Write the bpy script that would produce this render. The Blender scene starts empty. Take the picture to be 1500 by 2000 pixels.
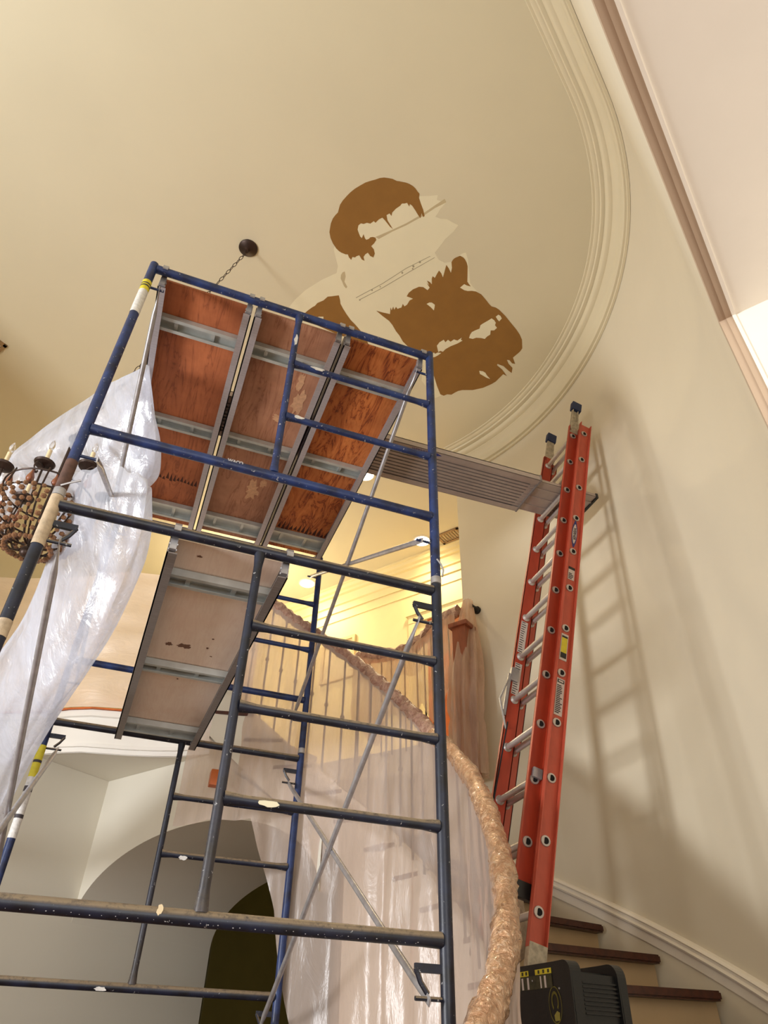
import bpy, bmesh, math, random
from mathutils import Vector, Matrix, noise
from mathutils.geometry import tessellate_polygon
random.seed(7)
S = bpy.context.scene
COL = S.collection
sin, cos, pi, rad = math.sin, math.cos, math.pi, math.radians

# ------------------------------------------------------------------ camera
CAM = Vector((0.46994656, -2.27425692, 1.43406701))
RX = Vector((0.93542836, -0.35278991, 0.02265085))      # image right
RY = Vector((0.23987708, 0.58636162, -0.77371767))      # image down
RZ = Vector((0.2596782, 0.72919087, 0.63312551))        # view direction
FPX = 1366.678
cd = bpy.data.cameras.new('camera'); co = bpy.data.objects.new('camera', cd); COL.objects.link(co)
cd.sensor_fit = 'VERTICAL'; cd.sensor_height = 24.0; cd.lens = FPX/2000*24.0
cd.clip_start = 0.02; cd.clip_end = 100
M = Matrix.Identity(4)
for i in range(3):
    M[i][0] = RX[i]; M[i][1] = -RY[i]; M[i][2] = -RZ[i]; M[i][3] = CAM[i]
co.matrix_world = M
S.camera = co

# ------------------------------------------------------------------ world, lights, exposure
S.view_settings.view_transform = 'Standard'; S.view_settings.look = 'None'
S.view_settings.gamma = 1; S.view_settings.use_curve_mapping = False
S.view_settings.exposure = 0.0
w = bpy.data.worlds.new('world'); S.world = w; w.use_nodes = True
w.node_tree.nodes['Background'].inputs[0].default_value = (1.0, 0.985, 0.96, 1)
w.node_tree.nodes['Background'].inputs[1].default_value = 1.08
def area(name, loc, target, sx, sy, power, color):
    l = bpy.data.lights.new(name, 'AREA'); l.shape = 'RECTANGLE'; l.size = sx; l.size_y = sy
    l.energy = power; l.color = color
    o = bpy.data.objects.new(name, l); COL.objects.link(o); o.location = loc
    o.rotation_euler = (Vector(target)-Vector(loc)).to_track_quat('-Z', 'Y').to_euler()
    return o
area('daylight_side_window', (-4.6, -1.0, 2.1), (3.3, 0.8, 2.9), 0.8, 1.1, 300, (0.97, 0.98, 1.0))
area('daylight_front_door', (0.9, -5.6, 1.9), (0.6, 1.5, 4.6), 2.4, 2.4, 105, (1.0, 0.98, 0.96))
area('daylight_rear_window', (-3.8, 2.2, 4.9), (0.6, 1.2, 3.9), 1.6, 1.6, 190, (0.84, 0.92, 1.0))

# ------------------------------------------------------------------ helpers
def srgb(r, g, b):
    f = lambda c: ((c/255+0.055)/1.055)**2.4 if c > 10 else c/255/12.92
    return (f(r), f(g), f(b), 1)
def ray(px, py): return RX*((px-750)/FPX) + RY*((py-1000)/FPX) + RZ
def at(px, py, z):
    r = ray(px, py); return CAM + r*((z-CAM.z)/r.z)

def tag(o, label=None, cat=None, group=None, kind=None):
    if label: o['label'] = label
    if cat: o['category'] = cat
    if group: o['group'] = group
    if kind: o['kind'] = kind
    return o
def thing(name, label, cat, loc=(0, 0, 0), group=None):
    o = bpy.data.objects.new(name, None); COL.objects.link(o); o.location = loc
    o.empty_display_size = 0.05
    return tag(o, label, cat, group)
def obj(name, bm, mat, parent=None, label=None, smooth=True):
    """bm is in world coordinates; the object's origin goes to its bottom centre"""
    me = bpy.data.meshes.new(name)
    bmesh.ops.recalc_face_normals(bm, faces=bm.faces)
    vs = [v.co.copy() for v in bm.verts]
    c = Vector(((min(v.x for v in vs)+max(v.x for v in vs))/2, (min(v.y for v in vs)+max(v.y for v in vs))/2, min(v.z for v in vs)))
    bmesh.ops.translate(bm, verts=bm.verts, vec=-c)
    bm.to_mesh(me); bm.free()
    if mat: me.materials.append(mat)
    if smooth:
        for p in me.polygons: p.use_smooth = True
        try: me.set_sharp_from_angle(angle=rad(38))
        except Exception: pass
    o = bpy.data.objects.new(name, me); COL.objects.link(o)
    if parent:
        o.parent = parent
        pw = Vector((0, 0, 0)); q = parent
        while q: pw += q.location; q = q.parent
        o.location = c-pw
    else: o.location = c
    if label: o['label'] = label
    return o
def struct(name, bm, mat, parent=None, smooth=True):
    o = obj(name, bm, mat, parent, smooth=smooth)
    if not parent: o['kind'] = 'structure'
    return o
def B(): return bmesh.new()
def box(bm, x0, x1, y0, y1, z0, z1, M=None, bev=0):
    vs = [bm.verts.new((x, y, z)) for x in (x0, x1) for y in (y0, y1) for z in (z0, z1)]
    fs = [bm.faces.new([vs[i] for i in f]) for f in ((0,1,3,2),(4,6,7,5),(0,4,5,1),(2,3,7,6),(0,2,6,4),(1,5,7,3))]
    if bev:
        es = list({e for f in fs for e in f.edges})
        r = bmesh.ops.bevel(bm, geom=es, offset=bev, segments=2, affect='EDGES', profile=0.7)
        vs = list({v for v in r['verts']}|{v for f in r['faces'] for v in f.verts}|{v for v in vs if v.is_valid})
    if M is not None: bmesh.ops.transform(bm, matrix=M, verts=[v for v in vs if v.is_valid])
    return vs
def frame_of(d):
    d = d.normalized(); a = Vector((0, 0, 1)) if abs(d.z) < 0.9 else Vector((0, 1, 0))
    u = d.cross(a).normalized(); return u, d.cross(u).normalized()
def tube(bm, pts, r, seg=12, cap=True, rs=None):
    pts = [Vector(p) for p in pts]; n = len(pts); rings = []; u = None
    for i, p in enumerate(pts):
        d = (pts[min(i+1, n-1)]-pts[max(i-1, 0)]).normalized()
        if u is None: u, v = frame_of(d)
        else:
            u = (u - d*u.dot(d)).normalized(); v = d.cross(u).normalized()
        rr = rs[i] if rs else r
        rr = (rr, rr) if not isinstance(rr, tuple) else rr
        rings.append([bm.verts.new(p+u*cos(2*pi*k/seg)*rr[0]+v*sin(2*pi*k/seg)*rr[1]) for k in range(seg)])
    for a, b in zip(rings, rings[1:]):
        for k in range(seg): bm.faces.new((a[k], a[(k+1) % seg], b[(k+1) % seg], b[k]))
    if cap:
        bm.faces.new(rings[0][::-1]); bm.faces.new(rings[-1])
    return rings
def grid_surf(bm, rows, close=False):
    vr = [[bm.verts.new(p) for p in row] for row in rows]
    for a, b in zip(vr, vr[1:]):
        m = len(a)
        for k in range(m if close else m-1): bm.faces.new((a[k], a[(k+1) % m], b[(k+1) % m], b[k]))
    return vr
def ico(bm, c, r, sub=2, sc=(1, 1, 1)):
    bmesh.ops.create_icosphere(bm, subdivisions=sub, radius=1, matrix=Matrix.Translation(c) @ Matrix.Diagonal((r*sc[0], r*sc[1], r*sc[2], 1)))
def lathe(bm, c, prof, seg=20, axis=None):
    """prof: list of (radius, height) about vertical (or given axis) through c"""
    c = Vector(c); a = (axis or Vector((0, 0, 1))).normalized(); u, v = frame_of(a)
    rows = [[c+a*h+u*(max(r, 1e-4)*cos(2*pi*k/seg))+v*(max(r, 1e-4)*sin(2*pi*k/seg)) for k in range(seg)] for r, h in prof]
    vr = grid_surf(bm, rows, close=True)
    bm.faces.new(vr[0][::-1]); bm.faces.new(vr[-1])
def prism(bm, pts2, z0, z1):
    a = [bm.verts.new((p[0], p[1], z0)) for p in pts2]; b = [bm.verts.new((p[0], p[1], z1)) for p in pts2]
    n = len(pts2)
    bm.faces.new(a[::-1]); bm.faces.new(b)
    for k in range(n): bm.faces.new((a[k], a[(k+1) % n], b[(k+1) % n], b[k]))
def extr(bm, pts, vec):
    """closed planar outline of 3-D points, given thickness vec"""
    vec = Vector(vec); a = [bm.verts.new(p) for p in pts]; b = [bm.verts.new(Vector(p)+vec) for p in pts]; n = len(pts)
    bm.faces.new(a[::-1]); bm.faces.new(b)
    for k in range(n): bm.faces.new((a[k], a[(k+1) % n], b[(k+1) % n], b[k]))
def basis(o, x, y, z):
    m = Matrix.Identity(4)
    for i in range(3): m[i][0] = x[i]; m[i][1] = y[i]; m[i][2] = z[i]; m[i][3] = o[i]
    return m

# ------------------------------------------------------------------ materials
def newmat(name):
    m = bpy.data.materials.new(name); m.use_nodes = True
    nt = m.node_tree; b = nt.nodes['Principled BSDF']
    return m, nt, b
def N(nt, t, **kw):
    n = nt.nodes.new(t)
    for k, v in kw.items():
        if k.startswith('i_'): n.inputs[k[2:].replace('_', ' ')].default_value = v
        else: setattr(n, k, v)
    return n
def ramp(nt, src, stops):
    r = nt.nodes.new('ShaderNodeValToRGB'); nt.links.new(src, r.inputs[0])
    e = r.color_ramp.elements
    e[0].position, e[0].color = stops[0]
    e[1].position, e[1].color = stops[-1]
    for p, c in stops[1:-1]:
        x = e.new(p); x.color = c
    return r.outputs[0]
def noise_n(nt, scale, detail=4, rough=0.55, stretch=None, coord='Object', dist=0):
    tc = N(nt, 'ShaderNodeTexCoord'); mp = N(nt, 'ShaderNodeMapping')
    nt.links.new(tc.outputs[coord], mp.inputs[0])
    if stretch: mp.inputs['Scale'].default_value = stretch
    n = N(nt, 'ShaderNodeTexNoise'); n.inputs['Scale'].default_value = scale
    n.inputs['Detail'].default_value = detail; n.inputs['Roughness'].default_value = rough
    n.inputs['Distortion'].default_value = dist
    nt.links.new(mp.outputs[0], n.inputs['Vector'])
    return n.outputs['Fac']
def bump(nt, b, src, strength, dist=0.01):
    bp = N(nt, 'ShaderNodeBump'); bp.inputs['Strength'].default_value = strength; bp.inputs['Distance'].default_value = dist
    nt.links.new(src, bp.inputs['Height']); nt.links.new(bp.outputs[0], b.inputs['Normal'])
def plain(name, c, rough=0.6, metal=0, var=0.06, scale=6, bmp=0, stretch=None):
    m, nt, b = newmat(name)
    n = noise_n(nt, scale, stretch=stretch)
    lo = tuple(x*(1-var) for x in c[:3])+(1,); hi = tuple(min(1, x*(1+var)) for x in c[:3])+(1,)
    nt.links.new(ramp(nt, n, [(0.3, lo), (0.7, hi)]), b.inputs['Base Color'])
    b.inputs['Roughness'].default_value = rough; b.inputs['Metallic'].default_value = metal
    if bmp: bump(nt, b, noise_n(nt, scale*8), bmp, 0.004)
    return m
def emit(name, c, s):
    m, nt, b = newmat(name)
    b.inputs['Base Color'].default_value = c; b.inputs['Emission Color'].default_value = c; b.inputs['Emission Strength'].default_value = s
    return m
def paint_steel(name, blue, dark, dust, dustlev=0.5, chips=0.64, d0=0.0, d1=0.75):
    m, nt, b = newmat(name)
    n1 = noise_n(nt, 9, 5, 0.6); c1 = ramp(nt, n1, [(0.35, dark), (0.62, blue)])
    n2 = noise_n(nt, 55, 5, 0.7); mk = ramp(nt, n2, [(chips, (0, 0, 0, 1)), (chips+0.03, (1, 1, 1, 1))])
    # construction dust settles on upward faces
    ge = N(nt, 'ShaderNodeNewGeometry'); sx = N(nt, 'ShaderNodeSeparateXYZ'); nt.links.new(ge.outputs['Normal'], sx.inputs[0])
    h_ = N(nt, 'ShaderNodeMath', operation='MULTIPLY_ADD'); h_.inputs[1].default_value = 0.5; h_.inputs[2].default_value = 0.5; nt.links.new(sx.outputs['Z'], h_.inputs[0])
    up = ramp(nt, h_.outputs[0], [(max(0, d0*0.5+0.5), (0, 0, 0, 1)), (d1*0.5+0.5, (1, 1, 1, 1))])
    n3 = noise_n(nt, 40, 6, 0.75); dn = ramp(nt, n3, [(0.62-dustlev*0.4, (0, 0, 0, 1)), (0.78-dustlev*0.3, (1, 1, 1, 1))])
    mu = N(nt, 'ShaderNodeMath', operation='MULTIPLY'); nt.links.new(up, mu.inputs[0]); nt.links.new(dn, mu.inputs[1])
    mx = N(nt, 'ShaderNodeMixRGB'); nt.links.new(mk, mx.inputs[0]); nt.links.new(c1, mx.inputs[1]); mx.inputs[2].default_value = srgb(190, 190, 190)
    mm = N(nt, 'ShaderNodeMixRGB'); nt.links.new(mu.outputs[0], mm.inputs[0]); nt.links.new(mx.outputs[0], mm.inputs[1]); mm.inputs[2].default_value = dust
    nt.links.new(mm.outputs[0], b.inputs['Base Color'])
    b.inputs['Roughness'].default_value = 0.42
    bump(nt, b, n2, 0.25, 0.002)
    return m
def plywood(name, stops, scale=2.2, lo=0.62, knots=True, rough=0.65, axis=(9, 1, 9)):
    m, nt, b = newmat(name)
    n = noise_n(nt, scale, 4, 0.6, stretch=axis, dist=1.4)
    wv = N(nt, 'ShaderNodeMath', operation='MULTIPLY'); wv.inputs[1].default_value = 9; nt.links.new(n, wv.inputs[0])
    fr = N(nt, 'ShaderNodeMath', operation='PINGPONG'); fr.inputs[1].default_value = 1; nt.links.new(wv.outputs[0], fr.inputs[0])
    c = ramp(nt, fr.outputs[0], stops)
    n2 = noise_n(nt, 3.2, 5, 0.6); sh = ramp(nt, n2, [(0.30, (lo, lo*0.91, lo*0.87, 1)), (0.6, (1, 1, 1, 1))])
    mx = N(nt, 'ShaderNodeMixRGB', blend_type='MULTIPLY'); mx.inputs[0].default_value = 0.85
    nt.links.new(c, mx.inputs[1]); nt.links.new(sh, mx.inputs[2])
    out = mx.outputs[0]
    if knots:
        vo = N(nt, 'ShaderNodeTexVoronoi'); vo.inputs['Scale'].default_value = 4.2
        tc = N(nt, 'ShaderNodeTexCoord'); nt.links.new(tc.outputs['Object'], vo.inputs['Vector'])
        kk = ramp(nt, vo.outputs['Distance'], [(0.05, (1, 1, 1, 1)), (0.09, (0, 0, 0, 1))])
        m2 = N(nt, 'ShaderNodeMixRGB'); nt.links.new(kk, m2.inputs[0]); nt.links.new(out, m2.inputs[1]); m2.inputs[2].default_value = tuple(x*0.35 for x in stops[0][1][:3])+(1,)
        out = m2.outputs[0]
    nt.links.new(out, b.inputs['Base Color']); b.inputs['Roughness'].default_value = rough
    bump(nt, b, n, 0.15, 0.003)
    return m
def plastic(name, c, opac=0.55, var=0.25, scale=5, rough=0.25, stretch=(1, 1, .25), bs=0.6):
    """thin translucent painter's sheeting"""
    m, nt, b = newmat(name)
    nt.nodes.remove(b)
    out = nt.nodes['Material Output']
    tr = N(nt, 'ShaderNodeBsdfTransparent'); df = N(nt, 'ShaderNodeBsdfDiffuse'); tl = N(nt, 'ShaderNodeBsdfTranslucent'); gl = N(nt, 'ShaderNodeBsdfGlossy')
    df.inputs[0].default_value = c; tl.inputs[0].default_value = c; gl.inputs['Roughness'].default_value = rough
    tr.inputs[0].default_value = (0.98, 0.96, 0.94, 1)
    m1 = N(nt, 'ShaderNodeMixShader'); m1.inputs[0].default_value = 0.45; nt.links.new(df.outputs[0], m1.inputs[1]); nt.links.new(tl.outputs[0], m1.inputs[2])
    m2 = N(nt, 'ShaderNodeMixShader'); m2.inputs[0].default_value = 0.11; nt.links.new(m1.outputs[0], m2.inputs[1]); nt.links.new(gl.outputs[0], m2.inputs[2])
    n = noise_n(nt, scale, 5, 0.6, stretch=stretch, dist=0.6)
    op = ramp(nt, n, [(0.3, (opac-var,)*3+(1,)), (0.7, (opac+var*0.8,)*3+(1,))])
    m3 = N(nt, 'ShaderNodeMixShader'); nt.links.new(op, m3.inputs[0]); nt.links.new(tr.outputs[0], m3.inputs[1]); nt.links.new(m2.outputs[0], m3.inputs[2])
    bp = N(nt, 'ShaderNodeBump'); bp.inputs['Strength'].default_value = bs; bp.inputs['Distance'].default_value = 0.02
    nb = noise_n(nt, scale*2.4, 5, 0.6, stretch=stretch, dist=0.8)
    nt.links.new(nb, bp.inputs['Height'])
    for s in (df, gl, tl): nt.links.new(bp.outputs[0], s.inputs['Normal'])
    nt.links.new(m3.outputs[0], out.inputs['Surface'])
    return m

wall_c = srgb(222, 212, 188)
M_ceil = plain('ceiling_paint', srgb(216, 206, 176), 0.75, var=0.03, scale=0.8)
M_wall = plain('wall_paint', wall_c, 0.6, var=0.03, scale=1.2, bmp=0.04)
M_lwall = plain('lower_wall_paint', srgb(222, 217, 202), 0.65, var=0.02, scale=1)
M_hall = plain('hall_wall_paint', srgb(236, 218, 165), 0.6, var=0.02)
M_trim = plain('crown_paint', srgb(220, 209, 178), 0.4, var=0.03, scale=2)
M_white = plain('white_trim_paint', srgb(236, 228, 212), 0.4, var=0.02)
M_fascia = plain('fascia_white_paint', srgb(238, 234, 226), 0.45, var=0.02)
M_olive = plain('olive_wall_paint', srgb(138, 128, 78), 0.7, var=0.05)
M_primer = plain('white_primer', srgb(232, 224, 192), 0.6, var=0.02, scale=4)
M_mud = plain('brown_skim_coat', srgb(142, 100, 42), 0.75, var=0.06, scale=7, bmp=0.05)
M_spot = plain('old_ceiling_paint', srgb(196, 180, 142), 0.7, var=0.03)
M_grey = plain('pencil_grey', srgb(168, 158, 130), 0.8)
M_tread = plain('stair_wood', srgb(74, 36, 20), 0.35, var=0.35, scale=6, stretch=(6, 1, 6))
M_riser = plain('riser_paint', srgb(200, 172, 132), 0.6, var=0.04)
M_iron = plain('black_iron', srgb(30, 27, 25), 0.5, 0.3, var=0.3)
M_bronze = plain('bronze_metal', srgb(58, 42, 34), 0.45, 0.5, var=0.3, scale=20)
M_bead = plain('wooden_bead', srgb(124, 86, 56), 0.5, var=0.35, scale=30)
M_drop = plain('wooden_drop', srgb(138, 82, 54), 0.35, var=0.3, scale=20)
M_candle = plain('candle_sleeve', srgb(226, 205, 165), 0.6)
M_glass, _nt, _b = newmat('clear_glass'); _b.inputs['Transmission Weight'].default_value = 0.95; _b.inputs['Roughness'].default_value = 0.05; _b.inputs['Base Color'].default_value = (1, 0.98, 0.95, 1)
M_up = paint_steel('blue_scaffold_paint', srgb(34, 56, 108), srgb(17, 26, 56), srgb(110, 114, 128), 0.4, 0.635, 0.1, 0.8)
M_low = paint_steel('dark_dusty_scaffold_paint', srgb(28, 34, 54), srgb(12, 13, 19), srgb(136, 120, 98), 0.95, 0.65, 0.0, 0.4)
M_far = paint_steel('far_blue_scaffold_paint', srgb(34, 58, 112), srgb(18, 28, 60), srgb(90, 95, 110), 0.3, 0.70)
M_tan = plain('tan_overspray', srgb(178, 158, 130), 0.7, var=0.25, scale=30, bmp=0.3)
M_galv = plain('galvanised_steel', srgb(168, 166, 168), 0.38, 0.55, var=0.18, scale=25)
M_alu = plain('aluminium_rail', srgb(178, 172, 176), 0.42, 0.45, var=0.12, scale=14, stretch=(1, 8, 1))
M_alud = plain('worn_aluminium_rail', srgb(140, 132, 128), 0.45, 0.45, var=0.15, scale=14, stretch=(1, 8, 1))
M_steel = plain('bright_steel_channel', srgb(190, 194, 190), 0.42, 0.45, var=0.15, scale=9)
M_ply1 = plywood('red_brown_plywood', scale=1.2, stops=[(0.0, srgb(150, 82, 48)), (0.2, srgb(182, 104, 62)), (1, srgb(192, 112, 68))])
M_ply2 = plywood('faded_brown_plywood', scale=1.2, stops=[(0.0, srgb(156, 104, 76)), (0.2, srgb(180, 126, 96)), (1, srgb(188, 136, 104))])
M_ply3 = plywood('orange_grained_plywood', [(0.0, srgb(120, 50, 18)), (0.22, srgb(190, 104, 48)), (1, srgb(212, 128, 66))], scale=1.5, axis=(7, 1.6, 7))
M_ply4 = plywood('pale_plywood', [(0.0, srgb(236, 218, 200)), (0.5, srgb(240, 224, 206)), (1, srgb(242, 226, 208))], knots=False, lo=0.93)
M_extr = plain('extruded_aluminium', srgb(172, 158, 150), 0.4, 0.35, var=0.08, scale=10)
M_fib = plain('orange_fibreglass', srgb(188, 84, 62), 0.42, var=0.10, scale=8, stretch=(4, 4, 1))
M_fibd = plain('deep_orange_fibreglass', srgb(170, 58, 34), 0.42, var=0.10, scale=8, stretch=(4, 4, 1))
M_rung = plain('aluminium_rung', srgb(196, 188, 182), 0.35, 0.5, var=0.1, scale=20)
M_shoe = plain('worn_white_shoe', srgb(176, 164, 142), 0.6, 0.1, var=0.3, scale=40, bmp=0.2)
M_cap = plain('navy_rubber', srgb(24, 40, 78), 0.6, var=0.1)
M_black = plain('black_plastic', srgb(20, 20, 20), 0.38, var=0.2, scale=30, bmp=0.1)
M_hole = plain('dark_rung_hole', srgb(12, 10, 10), 0.9)
M_lab = plain('label_white', srgb(206, 196, 190), 0.5, var=0.05, scale=60)
M_ink = plain('label_ink', srgb(60, 55, 60), 0.6)
M_yel = plain('label_yellow', srgb(214, 200, 50), 0.5, var=0.12, scale=30)
M_blue = plain('logo_blue', srgb(40, 50, 120), 0.5)
M_orange = plain('orange_wood', srgb(190, 96, 34), 0.45, var=0.2, scale=8)
M_newel = plain('stained_newel_wood', srgb(140, 74, 44), 0.45, var=0.25, scale=6, stretch=(5, 5, 1))
M_brown = plain('vent_tan', srgb(150, 120, 82), 0.6)
M_redrag = plain('red_tape', srgb(214, 70, 40), 0.6)
M_rope = plain('black_rope', srgb(25, 24, 28), 0.8)
M_bag = plain('paper_bag', srgb(170, 150, 130), 0.7, var=0.4, scale=14, bmp=0.5)
M_pl1 = plastic('chandelier_plastic', srgb(232, 238, 252), 0.60, 0.30, 3.0, 0.24, stretch=(1.8, 1.8, .3), bs=0.5)
M_pl2 = plastic('stair_plastic', srgb(234, 214, 200), 0.70, 0.12, 4, 0.35, stretch=(1, 1, 0.3), bs=0.5)
M_pl3 = plastic('balcony_plastic', srgb(238, 222, 206), 0.90, 0.06, 3, 0.45, stretch=(.5, .5, 1.6), bs=0.4)
M_pl4 = plastic('newel_plastic', srgb(230, 200, 174), 0.62, 0.16, 6, 0.3, stretch=(2, 2, 0.3))
M_wrap, nt, b = newmat('crinkled_rail_wrap')
n_ = noise_n(nt, 42, 5, 0.6, dist=1.0)
nt.links.new(ramp(nt, n_, [(0.35, srgb(196, 146, 108)), (0.55, srgb(220, 176, 136)), (0.75, srgb(244, 216, 186))]), b.inputs['Base Color'])
b.inputs['Roughness'].default_value = 0.22; b.inputs['Metallic'].default_value = 0.35; b.inputs['Coat Weight'].default_value = 0.6; bump(nt, b, n_, 1.0, 0.03)
M_wrap2, nt, b = newmat('dull_rail_wrap')
n_ = noise_n(nt, 30, 5, 0.6, dist=1.0)
nt.links.new(ramp(nt, n_, [(0.35, srgb(152, 108, 92)), (0.7, srgb(206, 170, 146))]), b.inputs['Base Color'])
b.inputs['Roughness'].default_value = 0.35; bump(nt, b, n_, 0.8, 0.02)
M_can = emit('lamp_glow', (1.0, 0.80, 0.50, 1), 40)

# ------------------------------------------------------------------ room: layout numbers
C0 = Vector((0.75, 1.0)); RW = 2.54; RF = 2.615; HC = 6.4; F2 = 3.60; SOF = 3.30
H1 = Vector((cos(rad(124.67)), sin(rad(124.67)), 0)); H2 = Vector((cos(rad(34.28)), sin(rad(34.28)), 0))
NO = Vector((cos(rad(-55.72)), sin(rad(-55.72)), 0))      # outward normal of the front wall
def pol(th, r, z): return Vector((C0.x+r*cos(rad(th)), C0.y+r*sin(rad(th)), z))
def flt(th):      # the round wall eases outward into the flat front wall
    t = min(1, max(0, -th/55.72)); return (RF-RW)*t*t*(3-2*t)
def hel(th): return 1.98+(th-5)/8.5*0.18

# floor and ceiling
bm = B(); box(bm, -6, 8, -6.5, 12, -0.12, 0); struct('floor', bm, plain('floor_wood', srgb(120, 80, 50), 0.4, var=0.2), smooth=False)
bm = B(); prism(bm, [(-6, -3.2), (0.2, -3.2), (0.2+2.545*0, -2.6), (1.0, -1.95), (2.3, -1.25), (3.9, -0.6), (6.5, 0.5), (8, 6), (2, 12), (-6, 12)], HC, HC+0.15)
ceiling = struct('ceiling', bm, M_ceil, smooth=False)

# ceiling repair patches, each a thin skim layer on the plaster
def zc(x, y): return (560+x/3.0, 320+y/3.0)
def patch(pts, dz, mat, name='skim_patch', jit=0):
    bm = B(); P = [at(*zc(x, y), HC)-Vector((0, 0, dz)) for x, y in pts]
    vs = [bm.verts.new(p) for p in P]; up = [bm.verts.new(Vector((p.x, p.y, HC))) for p in P]
    for t in tessellate_polygon([[Vector((p.x, p.y, 0)) for p in P]]):
        try: bm.faces.new([vs[k] for k in t])
        except ValueError: pass
    n = len(vs)
    for k in range(n):
        try: bm.faces.new((vs[k], vs[(k+1) % n], up[(k+1) % n], up[k]))
        except ValueError: pass
    for f in bm.faces: f.normal_update()
    return obj(name, bm, mat, ceiling, smooth=False)
patch([(275,500),(300,600),(292,640),(205,680),(110,740),(50,795),(5,850),(100,960),(460,1060),(800,1180),(790,1270),(870,1372),(900,1360),(1100,1200),(1250,900),(1110,740),(1075,700),(1062,560),(1050,520),(1030,525),(1000,545),(960,575),(925,580),(890,560),(868,520),(900,480),(930,440),(975,400),(1005,360),(975,345),(940,325),(900,322),(870,310),(885,290),(900,265),(935,225),(905,220),(880,212),(885,183),(840,188),(780,190),(600,200),(420,300),(300,420)], 0.0006, M_primer, 'primer_patch')
patch([(250,400),(258,350),(270,320),(285,300),(300,285),(305,265),(312,240),(328,215),(350,190),(375,165),(400,145),(430,127),(460,110),(490,100),(520,92),(545,83),(570,80),(595,83),(620,88),(645,100),(660,102),(700,110),(720,118),(740,130),(755,145),(765,160),(778,175),(775,200),(785,230),(800,270),(808,305),(800,312),(790,290),(783,318),(770,300),(755,275),(735,245),(722,235),(718,250),(705,228),(690,232),(675,232),(665,245),(640,262),(618,285),(614,305),(602,290),(585,300),(590,330),(622,382),(605,368),(575,330),(560,315),(540,325),(520,345),(510,335),(490,350),(470,345),(450,352),(435,348),(420,360),(415,385),(420,400),(430,425),(440,435),(450,412),(458,435),(466,445),(480,440),(490,430),(505,428),(520,432),(525,445),(512,465),(495,482),(510,500),(516,525),(508,548),(490,540),(475,520),(460,530),(450,545),(456,568),(440,560),(425,535),(410,540),(400,548),(385,545),(378,562),(365,548),(358,530),(345,530),(320,520),(305,510),(290,495),(270,465),(257,435)], 0.0014, M_mud)
patch([(100,880),(125,858),(150,840),(165,832),(180,815),(215,800),(240,778),(270,775),(305,770),(312,795),(315,820),(330,848),(350,880),(375,915),(400,940),(460,1010),(480,1060),(300,1000),(100,910)], 0.0014, M_mud)
patch([(525,860),(560,870),(605,880),(608,840),(615,858),(624,836),(630,855),(640,838),(650,850),(660,845),(672,842),(680,820),(690,835),(705,825),(720,800),(740,790),(720,782),(703,776),(715,755),(740,735),(775,720),(800,722),(825,740),(838,725),(820,698),(834,710),(822,684),(838,692),(850,705),(850,672),(855,658),(868,668),(880,645),(892,625),(905,640),(915,665),(922,640),(935,592),(948,610),(962,638),(968,610),(965,575),(975,560),(985,552),(1015,538),(1035,548),(1045,560),(1055,580),(1060,600),(1058,690),(1068,705),(1078,718),(1055,712),(1040,704),(1015,725),(1040,740),(1060,745),(1085,744),(1110,748),(1140,765),(1170,800),(1185,820),(1200,835),(1225,842),(1245,855),(1280,890),(1320,940),(1345,970),(1365,1000),(1378,1030),(1380,1080),(1368,1098),(1355,1110),(1325,1135),(1338,1172),(1320,1168),(1305,1150),(1290,1148),(1300,1172),(1322,1195),(1318,1225),(1300,1212),(1270,1185),(1235,1172),(1232,1180),(1262,1205),(1290,1243),(1268,1232),(1245,1255),(1225,1275),(1200,1290),(1150,1312),(1090,1325),(1030,1325),(1005,1330),(985,1340),(965,1352),(940,1350),(920,1358),(900,1350),(880,1300),(862,1240),(855,1140),(800,1120),(760,1100),(720,1080),(680,1040),(660,1005),(640,980),(620,945),(600,920),(560,890)], 0.0014, M_mud)
for pl in ([(820,820),(835,812),(850,812),(868,825),(866,840),(862,858),(845,840)],
           [(1068,1020),(1075,1000),(1085,985),(1105,975),(1130,965),(1135,945),(1150,935),(1185,915),(1200,905),(1215,915),(1225,930),(1220,945),(1232,960),(1215,975),(1195,975),(1192,1000),(1175,1010),(1160,1025),(1140,1020),(1110,1018),(1090,1025)],
           [(1225,895),(1240,883),(1252,890),(1260,905),(1245,922),(1235,912)],
           [(880,1065),(895,1045),(920,1030),(930,1045),(945,1030),(960,1042),(980,1028),(1000,1035),(1025,1018),(1020,1030),(1030,1035),(1000,1052),(960,1068),(930,1085),(915,1100),(900,1095),(888,1102)],
           [(850,1115),(862,1105),(870,1112),(885,1105),(905,1108),(885,1122),(870,1130),(850,1135)],
           [(1128,1212),(1150,1215),(1165,1225),(1172,1238),(1192,1260),(1170,1252),(1150,1240),(1132,1230)],
           [(150,905),(190,895),(215,895),(215,920),(180,925)]):
    patch(pl, 0.0022, M_primer, 'bare_fleck')
patch([(318,650),(328,635),(340,630),(345,660),(338,690),(355,720),(348,730),(335,715),(325,690),(316,672)], 0.0012, M_spot, 'old_paint_spot')
patch([(520,428),(620,385),(700,348),(800,290),(880,235),(925,205),(935,225),(870,258),(800,305),(700,360),(620,396),(540,440)], 0.0010, M_spot, 'ridge_line')
patch([(405,783),(560,700),(700,610),(840,540),(842,542),(702,613),(562,703),(407,786)], 0.0012, M_grey, 'pencil_line')
patch([(425,795),(560,725),(720,630),(865,548),(867,550),(722,633),(562,728),(427,798)], 0.0012, M_grey, 'pencil_line')
for x, y, r in ((428,797,5),(500,740,5),(548,720,4),(677,638,6),(742,600,7),(738,614,5),(780,575,7)):
    patch([(x+r*cos(a*pi/3), y+r*sin(a*pi/3)) for a in range(6)], 0.0016, M_grey, 'screw_mark')

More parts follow.
